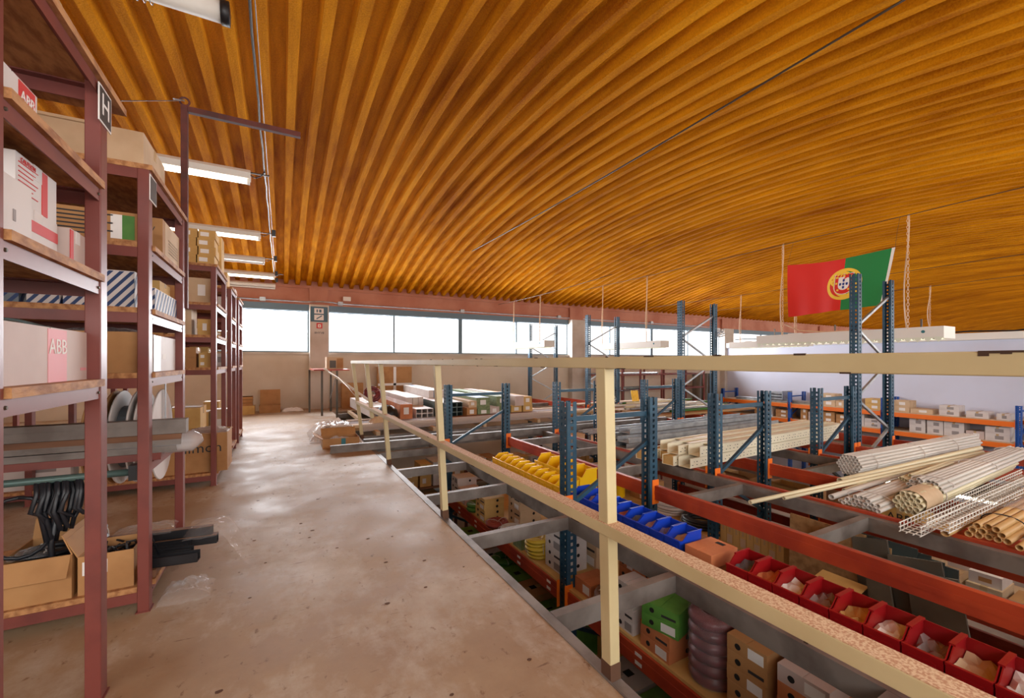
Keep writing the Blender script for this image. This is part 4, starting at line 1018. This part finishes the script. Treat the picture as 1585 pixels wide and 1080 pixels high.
def reel_wrap(loc, r_, h, m, label):
    o = thing('wrapped_cable_stack', label, 'cable', loc); n = 6; prof = [(r_*.45, 0)]
    for k in range(n):
        z0_, z1_ = h*k/n, h*(k+1)/n
        prof += [(r_*.84, z0_+.002), (r_*.95, z0_+(z1_-z0_)*.15), (r_, z0_+(z1_-z0_)*.4), (r_, z0_+(z1_-z0_)*.6), (r_*.95, z0_+(z1_-z0_)*.85), (r_*.84, z1_-.002)]
    prof += [(r_*.6, h+.012), (r_*.42, h), (r_*.4, h-.06)]
    MB().lathe(prof, 30).build('windings', m, o, smooth=True)
    w_ = MB().lathe([(r_*.42, h+.004), (r_*.7, h+.02), (r_*1.01, h*.99), (r_*1.03, h*.5), (r_*1.01, .004)], 22)
    rr = random.Random(int(r_*1000)); w_.v = [(x*(1+.03*rr.random()), y*(1+.03*rr.random()), z+.006*rr.random()) for x, y, z in w_.v]
    w_.build('shrink_film', 'film', o)
    MB().box(-.04, .06, -.03, .04, h+.024, h+.026).build('label', 'paper', o, rot=(.05, .0, .4))
reel_wrap((2.10, 1.54, S1), .125, .37, 'cable_pink', 'stack of dark pink cable coils in shrink film on the first rack')
reel_wrap((2.07, .72, S1), .13, .36, 'cable_white', 'stack of white cable coils in shrink film on the first rack')
holed((2.09, 1.27, S1), (.22, .20, .074), 5, 'kraft', 'brown cable carton with round pull hole beside the pink coils')
holed((2.10, 1.02, S1), (.23, .21, .074), 5, 'carton_orange', 'orange brown cable carton with round pull hole by the white coils', top='carton_pinkish')
holed((2.08, 1.83, S1), (.24, .22, .075), 2, 'carton_orange', 'orange cable carton under the green cartons')
holed((2.08, 1.82, S1+.155), (.25, .23, .072), 2, 'carton_green', 'green cable carton tilted on the orange ones', rz=.25)
holed((2.05, 2.09, S1), (.17, .16, .075), 4, 'carton_white', 'white cable carton with black round marks beside the green cartons')
holed((2.40, 2.05, S1), (.2, .26, .1), 3, 'kraft_pale', 'pale cable carton behind the white marked cartons')
holed((2.42, 1.55, S1), (.2, .36, .09), 4, 'carton_orange', 'orange cable carton behind the pink coils')
holed((2.42, 1.08, S1), (.22, .4, .09), 3, 'kraft', 'brown cable carton behind the pull hole stacks')
coil((2.06, 2.305, S1), .095, .025, 'wood_dark', 'brown wrapped coil next to the orange flat carton', 3)
carton((2.10, 2.555, S1), (.22, .19, .1), 'carton_orange', 'flat orange carton in front of the blue upright', tape=None, patches=[('printed_panel', '-x', .1, .5, .2, .8, 'paper')])
holed((2.40, 2.42, S1), (.2, .16, .085), 4, 'carton_orange', 'small orange carton stacked behind the brown coil')
holed((2.14, 2.98, S1), (.26, .24, .085), 4, 'carton_white', 'white cable carton with blue bag on its stack')
film('blue_bag', 'dark blue plastic bag on the white carton stack', (2.14, 2.98, S1+.3465), .24, .22, .05, 'bin_blue', 51, cat='bag')
holed((2.42, 2.95, S1), (.2, .3, .1), 3, 'kraft_pale', 'beige cable carton behind the blue bag stack')
coil((2.03, 3.26, S1), .085, .022, 'cable_yellow', 'stack of yellow cable coils on the first rack', 5)
carton((2.02, 3.50, S1), (.14, .16, .1), 'carton_sage', 'small sage carton beside the yellow coils', tape='tape')
coil((2.04, 3.78, S1), .10, .024, 'cable_white', 'white cable coil in film on the first rack', 2)
coil((2.03, 4.06, S1), .095, .03, 'cable_red', 'thick red cable coil on the first rack', 1)
holed((2.35, 4.05, S1), (.26, .26, .075), 4, 'kraft_pale', 'beige carton with black dots behind the red coil')
holed((2.06, 4.33, S1), (.24, .24, .06), 4, 'kraft_yellow', 'tan carton with cut out top in the far part of the first rack')
coil((2.02, 4.62, S1), .09, .025, 'cable_green', 'green cable coil near the far upright', 2)
holed((2.08, 4.95, S1), (.24, .24, .08), 2, 'carton_pinkish', 'off-white carton near the far upright of the first rack')
holed((2.12, 5.25, S1), (.26, .24, .08), 3, 'carton_white', 'white carton stack at the far upright of the first rack')
# bottom level: green cartons
fill2 = random.Random(61)
for k, y in enumerate([.1+.34*i for i in range(7)]+[2.83+.32*i for i in range(8)]):
    h = fill2.choice((.18, .24, .3))
    if k == 11: coil((2.20, y+.155, -1.34+h+.004), .12, .026, 'cable_green', 'green coil lying on a carton of the lowest board', 1)
    col = 'carton_green' if k not in (6, 9, 12, 13) else ('carton_white', 'kraft')[k % 2]
    carton((2.20, y+.155, -1.34), (.32, .31, h), col, '%s carton on the lowest board of the first rack' % CNAME[col], group='%s cartons on the lowest board' % CNAME[col], tape='tape' if k % 2 else None,
           patches=[('printed_panel', '-x', .1, .5, .2, .8, 'paper'), ('round_print', '+z', .4, .6, .4, .6, 'hole')])


# cartons on the lower floor seen under the far channels
fill(6.3, -1.2, 1.3, 5.2, .42, 81, 'carton in the lower stack under the planks', group='cartons under the planks', hmin=.25, wr_=(.2, .4), depth=.4)
fill(6.3, -.75, 1.3, 5.2, .36, 82, 'carton on the upper stack under the planks', group='cartons on the stack under the planks', hmin=.2, wr_=(.18, .34), depth=.4)
lowsh = thing('steel_rack', 'dark steel rack under the planks at the walkway end', 'rack', (1.25, 6.25, GZ))
for z in (1.70, 2.15): MB().box(0, 4.1, 0, .5, z-.02, z-.001).build('shelf_board', 'wood_dark', lowsh)
for x in (0, 1.3, 2.7, 4.06):
    for y in (0, .46): MB().box(x, x+.04, y, y+.04, 0, 2.6).build('post', 'rust_red', lowsh)

# --- second rack, shelf at -.6
coil((4.0, 3.48, S1), .17, .02, 'cable_white', 'large pale cable coil on the second rack shelf', 4)
coil((3.98, 3.05, S1), .19, .018, 'black_cable', 'large black cable coil on the second rack shelf', 3)
carton((4.15, 4.0, S1), (.3, .3, .22), 'kraft', 'brown carton with two white labels on the second rack shelf', patches=[('label', '-x', .1, .4, .5, .8, 'paper'), ('label', '-x', .1, .4, .1, .4, 'paper')])
for k, (y, x, h, m_) in enumerate(((4.45, 4.05, .2, 'kraft_yellow'), (4.8, 4.1, .26, 'kraft'), (5.1, 4.0, .2, 'kraft_pale'))):
    carton((x, y, S1), (.28, .26, h), m_, '%s carton towards the far end of the second rack shelf' % CNAME[m_], tape='tape')
dr = thing('drum', 'small yellow drum on the second rack shelf', 'drum', (3.86, 4.22, S1)); MB().lathe([(0, 0), (.09, 0), (.092, .01), (.09, .2), (.094, .205), (.09, .215), (0, .21)], 20).build('body', 'bin_yellow', dr, smooth=True)
MB().lathe([(.04, .2105), (.05, .22), (.05, .225), (0, .225)], 14).build('cap', 'white_paint', dr)
for k in range(9):
    carton((3.86, 2.62-.066*k, S1), (.26, .062, .20-.004*(k % 3)), 'kraft_yellow', 'narrow tan carton in the upright row on the second rack', group='upright row of narrow tan cartons', tape='tape', tapedir='x', patches=[('edge_label', '-x', .1, .9, .2, .6, 'kraft_pale')] if k % 2 else [])
cp = thing('cylinder_pack', 'film wrapped roll standing beside the narrow tan cartons', 'roll', (3.82, 1.985, S1)); MB().lathe([(0, 0), (.05, 0), (.055, .02), (.053, .2), (.04, .22), (0, .21)], 16).build('roll', 'kraft_pale', cp, smooth=True); MB().lathe([(.056, .005), (.058, .1), (.057, .215), (.02, .235)], 14).build('film', 'film', cp)
carton((3.86, 1.855, S1), (.2, .1, .27), 'kraft_yellow', 'tall tan strapped pack at the end of the narrow cartons', tape=None, patches=[('strap', '-x', 0, 1, .5, .54, 'dark_print'), ('label', '-y', .2, .7, .1, .4, 'paper')])
# sheets and panels leaning in the aisle
for k in range(7):
    x = 3.49+.03*k if k < 3 else 3.79+.03*(k-3); y = 1.80-.06*k
    o = MB().box(-.008, .008, 0, .5, 0, 2.84-.03*k).build('glass_sheet' if k > 2 else 'wooden_strip', 'panel_teal' if k > 2 else 'wood', loc=(x, y-.37, GZ), rot=(0, math.radians(2), .0))
    tag(o, 'grey green sheet leaning behind the second rack beam' if k > 2 else 'tall wooden sheet leaning behind the second rack beam', 'sheet', 'grey green leaning sheets' if k > 2 else 'leaning wooden sheets')
for k, (x, y, rx_, ry_, h, wd) in enumerate(((3.36, .42, .2, .14, 2.80, .24), (3.41, .50, .19, .13, 2.85, .26), (3.46, .78, .14, .12, 2.88, .2), (3.31, .74, .17, .15, 2.7, .12))):
    o = MB().box(-.012, .012, 0, wd, 0, h).build('grey_panel', 'panel_grey', loc=(x-.22, y, GZ+wd*.18), rot=(-.18, .135, .05))
    tag(o, 'dark grey panel leaning in the aisle between the first two racks', 'panel', 'dark grey leaning panels')
ob = open_carton((3.2, 1.5, -.66), (.26, .28, .28), 'kraft_yellow', 'tan carton with open flaps in the aisle beside the red bins', flaps=(80, 84, None, None), flen=.5, patches=[('label', '-x', .4, .7, .6, .85, 'paper')])
pd = thing('step_stand', 'low wooden stand carrying the tan carton in the aisle', 'stand', (3.2, 1.5, GZ))
MB().box(-.2, .2, -.2, .2, 2.20, 2.24).build('top', 'wood_dark', pd)
for x in (-.17, .17):
    for y in (-.17, .17): MB().box(x-.02, x+.02, y-.02, y+.02, 0, 2.20).build('leg', 'wood_dark', pd)
# --- third rack
carton((5.85, 1.98, S1), (.32, .36, .22), 'kraft_yellow', 'tan carton printed ABB below the conduit bundles', tape='tape', words=[('ABB', '-x', .5, .5, .12, 'dark_print')])
open_carton((5.8, 3.12, S1), (.3, .4, .16), 'kraft_yellow', 'open tan carton on the third rack shelf', flaps=(None, 60, 100, 70), flen=.4)
open_carton((5.78, 3.74, S1), (.3, .36, .15), 'kraft', 'open brown carton on the third rack shelf', flaps=(120, 60, None, None), flen=.4)
carton((5.9, 2.47, S1), (.36, .4, .3), 'kraft_pale', 'pale carton at the near post of the third rack', tape='tape')
fillx = random.Random(91)
y = .1; k = 0
while y < 2.4:
    w_ = fillx.uniform(.14, .3); h = fillx.uniform(.1, .26); m_ = fillx.choice(('kraft_yellow', 'carton_white', 'kraft_pale', 'kraft'))
    carton((5.84, y+w_/2, -1.08), (.34, w_-.01, h), m_, '%s%s carton on the low shelf behind the second rack' % ('tall ' if h > .18 else 'low ', CNAME[m_]), group='%s cartons on the low shelf' % CNAME[m_], patches=[('label', '-x', .2, .7, .3, .75, 'paper' if m_ != 'carton_white' else 'grey_print')], tape='tape')
    if fillx.random() < .5:
        m2 = fillx.choice(('kraft_yellow', 'carton_white')); carton((5.86, y+w_/2, -1.08+h+.0035), (.3, w_-.03, .1), m2, '%s carton on top of another on the low shelf' % CNAME[m2], group='upper %s cartons on the low shelf' % CNAME[m2], tape=None, patches=[('label', '-x', .3, .7, .3, .7, 'kraft')])
    y += w_+.02
lw = thing('under_beam_lamp', 'lit strip lamp fixed under the third rack beam', 'lamp', (5.585, .6, -.109), 0)
MB().box(-.03, .03, 0, 1.5, .02, .06).build('housing', 'white_paint', lw); MB().tube([(0, .05, .0), (0, 1.45, .0)], .014, 8).build('tube', 'tube_lit', lw, smooth=True)

# --- conduit bundles on the rack tops
ZT = .071
PM = {}
def pipe_mesh(L, r, m):
    key = (round(L, 3), r, m)
    if key not in PM: PM[key] = MB().tube([(0, 0, 0), (L, 0, 0)], r, 10, ri=.8).mesh('pipe', m, True)
    return PM[key]
def hexes(n_r):
    pts = []
    for q in range(-n_r, n_r+1):
        for s_ in range(-n_r, n_r+1):
            if abs(q+s_) <= n_r: pts.append((q+s_*.5, s_*.866))
    return pts
def bundle(label, p0, p1, r, m, layout, ties=('cable_white',), wrap=None, name='conduit_bundle', jit=.0, group=None, tpos=(.06, .5, .94), fan=0):
    p0 = Vector(p0); p1 = Vector(p1); d = p1-p0; L = d.length
    o = thing(name, label, 'pipes', p0, math.atan2(d.y, d.x), group); o.rotation_euler = (0, -math.asin(d.z/L), math.atan2(d.y, d.x)); rr = random.Random(int(p0.y*1000))
    zmin = min(b for a, b in layout)
    for a, b in layout:
        c = obj('pipe', pipe_mesh(L, r, m), o, (rr.uniform(-jit, jit), a*2*r, (b-zmin)*2*r+r), (0, 0, fan*a))
    ha = max(a for a, b in layout)*2*r+r; la = min(a for a, b in layout)*2*r-r; hb = (max(b for a, b in layout)-zmin)*2*r+2*r
    for t_ in tpos:
        n = 20; ca, cb = (ha+la)/2+L*t_*0, hb/2
        MB().tube([(L*t_, ca+((ha-la)/2+.004+abs(fan)*abs(ha)*L*t_*.9)*math.cos(2*PI*i/n), cb+(hb/2+.004)*math.sin(2*PI*i/n)) for i in range(n+1)], .004, 5).build('tie', ties[0], o)
    if wrap: 
        x0, x1, wm = wrap
        w_ = MB(); n = 16; K = 8
        for q in range(K+1):
            for i in range(n):
                a_ = 2*PI*i/n; k_ = 1.06+.1*rr.random(); w_.v.append((x0+(x1-x0)*q/K, (ha+la)/2+((ha-la)/2)*k_*math.cos(a_), max(.001, hb/2+hb/2*k_*math.sin(a_))))
        for q in range(K):
            for i in range(n): w_.f.append((q*n+i, q*n+(i+1) % n, (q+1)*n+(i+1) % n, (q+1)*n+i))
        w_.build('wrapping', wm, o, smooth=True)
    return o
bundle('hexagonal bundle of white conduit lying highest on the rack', (4.76, 2.03, ZT-.001), (7.5, 1.92, ZT-.001), .0155, 'pvc', hexes(3), wrap=None, tpos=(.1, .45, .75))
def loose(label, p0, p1, r, m, group=None, bend=0):
    p0 = Vector(p0); p1 = Vector(p1); pts = [p0.lerp(p1, t)+Vector((0, bend*math.sin(PI*t), 0)) for t in (0, .25, .5, .75, 1)]
    pts = [p-p0 for p in pts]
    o = MB().tube(pts, r, 10, ri=.8).build('conduit', m, loc=p0, smooth=True); return tag(o, label, 'pipe', group)
loose('single long cream conduit reaching over the first beam', (3.12, 1.97, ZT+.015), (6.7, 1.62, .172), .016, 'pvc_cream')
loose('cream conduit lying beside the longest one', (3.45, 1.905, ZT+.013), (6.7, 1.57, .170), .014, 'pvc_cream')
loose('wide cream conduit with an open end over the second rack', (4.35, 1.925, ZT+.025), (6.9, 1.69, .182), .026, 'pvc_cream')
loose('white capped conduit in front of the hexagonal bundle', (3.78, 1.73, ZT+.021), (6.4, 1.79, ZT+.021), .022, 'pvc')
loose('cream conduit next to the white capped conduit', (4.1, 1.786, ZT+.014), (6.5, 1.841, ZT+.014), .015, 'pvc_cream')
for k in range(6):
    loose('short cream conduit in the small pile behind the long ones', (4.5+.03*k, 1.546+.0285*((k if k < 4 else k-3.5)-1.5), .169+(.0243 if k > 3 else 0)), (5.6, 1.58+.0285*((k if k < 4 else k-3.5)-1.5), .169+(.0243 if k > 3 else 0)), .014, 'pvc_cream', 'short cream conduits')
bundle('curved white conduit bundle spreading over the second rack', (3.76, 1.54, ZT-.001), (6.8, 1.63, ZT-.001), .0155, 'pvc', [(a-4, 0) for a in range(9)]+[(a-3.5, .87) for a in range(7)]+[(a-2, 1.73) for a in range(4)], jit=.03, tpos=(.06, .4, .9))
bundle('white conduit bundle behind the curved one', (4.35, 1.375, .163), (6.9, 1.44, .163), .015, 'pvc', [(a-4, 0) for a in range(8)]+[(a-3.5, .87) for a in range(7)]+[(a-3, 1.73) for a in range(5)], jit=.04)
bundle('conduit bundle wrapped in brown paper at its end', (3.90, 1.31, ZT-.001), (6.4, 1.385, ZT-.001), .017, 'pvc_cream', hexes(2), wrap=(.04, .36, 'kraft_pale'), jit=.02, tpos=(.18,))
# wire mesh cable trays
def wire_tray(label, p0, p1, w_=.10, h=.055):
    p0 = Vector(p0); p1 = Vector(p1); d = p1-p0; L = d.length
    o = thing('wire_tray', label, 'cable tray', p0, math.atan2(d.y, d.x)); o.rotation_euler = (0, -math.asin(d.z/L), math.atan2(d.y, d.x)); mb = MB(); r = .0035
    prof = [(-w_/2, h), (-w_/2, 0), (-w_/6, 0), (w_/6, 0), (w_/2, 0), (w_/2, h)]
    for a, b in prof+[(-w_/2, h*.5), (w_/2, h*.5)]: mb.tube([(0, a, b+r), (L, a, b+r)], r, 5)
    mb.build('long_wires', 'white_paint', o)
    mb = MB()
    for k in range(int(L/.055)):
        x = .02+.055*k; mb.tube([(x, a, b+r*2.2) for a, b in ((-w_/2, h), (-w_/2, 0), (w_/2, 0), (w_/2, h))], r, 5)
    mb.build('cross_wires', 'white_paint', o)
wire_tray('white wire mesh cable tray lying across the conduits', (3.45, 1.15, ZT-.001), (6.2, 1.19, ZT-.001))
wire_tray('second white wire mesh cable tray beside the first', (3.52, 1.043, ZT+.0455), (6.2, 1.043, ZT+.0455))
bundle('bundle of beige conduit with open ends near the beam', (3.74, .885, ZT-.001), (6.2, .885, ZT-.001), .019, 'pvc_beige', [(a-2, 0) for a in range(5)]+[(a-1.5, .87) for a in range(4)]+[(a-1, 1.73) for a in range(3)], ties=('dark_print',), jit=.03, wrap=(.55, 1.1, 'film_dense'), tpos=(.12,))
bundle('second beige conduit bundle at the edge of the pile', (3.68, .54, ZT-.001), (6.1, .54, ZT-.001), .02, 'pvc_beige', [(a-2, 0) for a in range(5)]+[(a-1.5, .87) for a in range(3)], ties=('dark_print',), jit=.06)
loose('thick beige conduit beside the beige bundle', (3.60, 1.03, ZT+.0225), (6.0, 1.03, ZT+.0225), .023, 'pvc_beige')
for k in range(4): loose('loose beige conduit between the beige bundles', (3.70+.05*k, (.75, .713, .676, .7315)[k], ZT+.0175+.031*(k//3)), (6.1, (.75, .713, .676, .7315)[k], ZT+.0175+.031*(k//3)), .018, 'pvc_beige', 'loose beige conduits')
loose('large grey pipe lying low on the third rack', (5.615, .2, -1.035), (5.615, 1.9, -1.035), .045, 'cable_grey')
# --- perforated cream trays
def tray_mesh(L, w_, h):
    mb = MB(); t = .003
    mb.box(0, L, -w_/2, w_/2, 0, t).box(0, L, -w_/2, -w_/2+t, t, h).box(0, L, w_/2-t, w_/2, t, h).box(0, L, -w_/2, -w_/2+.014, h-.003, h).box(0, L, w_/2-.014, w_/2, h-.003, h)
    return mb.mesh('tray', 'tray_cream')
def slot_mesh(L, w_, h):
    mb = MB()
    for k in range(int(L/.07)):
        x = .03+.07*k
        for z in (h*.3, h*.62):
            mb.box(x, x+.018, -w_/2-.0006, -w_/2+.001, z-.0035, z+.0035) if (k % 2 or z < h*.5) else mb.box(x+.03, x+.04, -w_/2-.0006, -w_/2+.001, z-.0035, z+.0035)
    return mb.mesh('slots', 'hole')
TL, TW, TH = 3.3, .14, .1
tm, sm_ = tray_mesh(TL, TW, TH), slot_mesh(TL, TW, TH)
for k, (x, y, z) in enumerate(((3.62, 2.98, 0), (3.56, 3.14, 0), (3.70, 3.30, 0), (3.78, 2.99, 1), (3.66, 3.16, 1), (3.74, 3.33, 1), (3.5, 3.46, 0))):
    r = thing('cable_tray', 'cream perforated steel cable tray in the stack between the blue uprights', 'cable tray', (x, y, ZT+z*(TH+.002)), .05, 'stack of cream perforated trays')
    obj('tray', tm, r); obj('slots', sm_, r)['kind'] = 'stuff'
    if k in (0, 3, 4, 5): MB().box(.25, TL, -TW/2+.004, TW/2-.004, TH-.012, TH-.008).build('lid', 'tray_cream', r)
    else: MB().box(.01, TL, -TW/2+.004, TW/2-.004, .004, TH-.01).build('kraft_packing', 'kraft_yellow', r)
# --- steel trays and profiles further on
gm = MB().box(0, 3.4, -.1, .1, 0, .003).box(0, 3.4, -.1, -.097, 0, .06).box(0, 3.4, .097, .1, 0, .06).box(0, 3.4, -.1, -.085, .057, .06).box(0, 3.4, .085, .1, .057, .06).mesh('tray', 'galv')
for k, (x, y, z) in enumerate(((3.75, 4.05, 0), (3.85, 4.27, 0), (3.80, 4.06, 1), (3.95, 4.50, 0), (3.9, 4.28, 1), (4.0, 4.5, 1), (4.05, 4.3, 2), (4.1, 4.75, 0), (4.15, 4.76, 1))):
    r = thing('steel_tray', 'galvanised steel cable tray stacked behind the cream trays', 'cable tray', (x, y, ZT+z*.061), .03, 'galvanised trays'); obj('tray', gm, r)
for k in range(8):
    o = loose('grey steel angle length lying past the galvanised trays', (4.0+.12*(k % 3), 5.0+.04*k, ZT+.015), (7.4, 5.0+.04*k, ZT+.015), .016, 'galv', 'grey lengths past the trays')
for k in range(6): loose('cream length on the tall rack', (5.5+.1*(k % 2), 3.725+.04*k, ZT+.017), (8.4, 3.725+.04*k, ZT+.017), .018, 'pvc_cream', 'cream lengths on the tall rack')
rr = random.Random(77); k = 0
for yc, n0, n1 in ((6.25, 5, 4), (6.95, 5, 4), (7.6, 5, 3)):          # three low pyramids on the deck
    for q in range(n0+n1):
        up = q >= n0; y = yc+(.0485*(q-2) if not up else .0485*(q-n0-1.5)); z = .1045+.024+(.0418 if up else 0); x = 6.5+rr.random()*.7
        nm = ('green', 'grey', 'white', 'cream')[k % 4]
        loose(nm+' pipe in the loose heap across the far racks', (x, y, z), (x+rr.uniform(1.6, 2.4), y, z), .024, ('cable_green', 'galv', 'pvc', 'pvc_cream')[k % 4], '%s pipes in the loose heap' % nm); k += 1
hp = thing('heap_deck', 'timber deck carrying the loose pipe heap', 'deck', (6.45, 5.9, 0))
for k in (0, 1, 2, 3, 4, 5, 7): MB().box(0, 3.1, k*.36, k*.36+.3, .0695, .105).build('plank', 'wood', hp)
yh = thing('yellow_hooks', 'row of yellow hooks hanging on the far rack', 'hooks', (7.9, 8.142, .12))
for k in range(5): MB().tube([(.05*k, 0, .3), (.05*k, -.03, .15), (.05*k+.01, -.06, 0), (.05*k, -.02, -.04)], .016, 6).build('hook', 'bin_yellow', yh, smooth=True)
MB().tube([(-.46, 0, .3), (.25, 0, .3)], .01, 6).build('rail', 'rack_blue', yh)
# red posts of the far shelving with bars of stock
fs = thing('red_stock_rack', 'tall pink red stock rack of thin posts at the window wall', 'rack', (8.9, 10.4, GZ))
for x in (0, .8, 1.6, 2.6, 3.6, 4.8):
    for y in (0, .8): MB().box(x, x+.05, y, y+.05, 0, 4.0).build('post', 'shelf_red', fs)
for z in (2.6, 3.1, 3.6, 3.95):
    for y in (.0, .8): MB().box(0, 4.85, y+.01, y+.04, z, z+.04).build('rail', 'shelf_red', fs)
for z in (2.6, 3.1, 3.6):
    for x in (0, .8, 1.6, 2.6, 3.6, 4.8): MB().box(x+.005, x+.045, .045, .805, z, z+.04).build('cross_bar', 'shelf_red', fs)
rr = random.Random(78)
for k in range(24):
    z = GZ+(2.64, 3.14, 3.64)[k % 3]; x = 8.9+rr.uniform(0, 1.5); r_ = rr.uniform(.02, .035); y = 10.49+.0275*k
    loose('dark green profile on the red stock rack' if k % 2 else 'grey profile on the red stock rack', (x, y, z+r_-.001), (x+rr.uniform(1.8, 2.8), y, z+r_-.001), r_, 'panel_teal' if k % 2 else 'galv', 'profiles on the red stock rack, %s' % ('green' if k % 2 else 'grey'))
for k in range(3):
    q = thing('rolled_sheet', 'grey rolled sheet standing in the corner by the window wall', 'roll', (14.2+.4*k, 11.1, GZ), 0, 'rolled sheets'); MB().lathe([(.1, 0), (.16, 0), (.165, 3.6), (.1, 3.6), (.1, 3.4)], 14).build('roll', 'panel_grey', q, smooth=True)
# --- wall rack on the right
for z, seed in ((-.28, 1), (-.81, 2), (-1.48, 3)):
    rr = random.Random(seed+200); y = 3.3; lvl = {-.28: 'top', -.81: 'middle', -1.48: 'low'}[z]
    while y < (7.1 if lvl == 'top' else 9.5 if lvl == 'middle' else 5.0):
        w_ = rr.uniform(.22, .5)
        for fy in (5.75, 8.35):
            if y < fy+.06 and y+w_ > fy-.06: y = fy+.065
        h = rr.uniform(.12, .2); n = rr.choice((1, 1, 2) if lvl == 'top' else (1, 2, 2)); m_ = rr.choice(('kraft_pale', 'carton_white', 'kraft_yellow') if lvl == 'top' else ('carton_white', 'carton_white', 'carton_pinkish', 'kraft'))
        for q in range(n):
            carton((15.80, y+w_/2, z+q*(h+.0035)), (.44, w_-.015, h), m_, '%s%s carton on the %s shelf at the white wall%s' % ('large ' if w_ > .38 else 'small ' if w_ < .28 else '', CNAME[m_], lvl, '' if n == 1 else (', under another', ', on another')[q]), group='%s cartons, %s wall shelf' % (CNAME[m_], lvl), tape='tape' if rr.random() < .5 else None,
                   patches=[('label', '-x', .25, .6, .25, .75, 'paper' if m_ != 'carton_white' else 'grey_print')])
        y += w_+rr.choice((.0, .02, .12))
for k in range(12):
    loose('galvanised bracket length on the wall shelf beyond the cartons', (15.6+.05*(k % 6), 7.7, -.2555+.05*(k//6)), (15.6+.05*(k % 6), 10.4, -.2555+.05*(k//6)), .025, 'galv', 'galvanised lengths on the wall shelf')
for k in range(3):
    tag(MB().box(-.3, .3, -.4, .4, 0, .06).box(-.3, .3, -.4, -.37, .06, .1).build('steel_plate', 'galv', loc=(15.8, 9.0, -.1815+.0995*k)), 'stacked galvanised plate on the wall shelf lengths', 'plate', 'stacked plates')
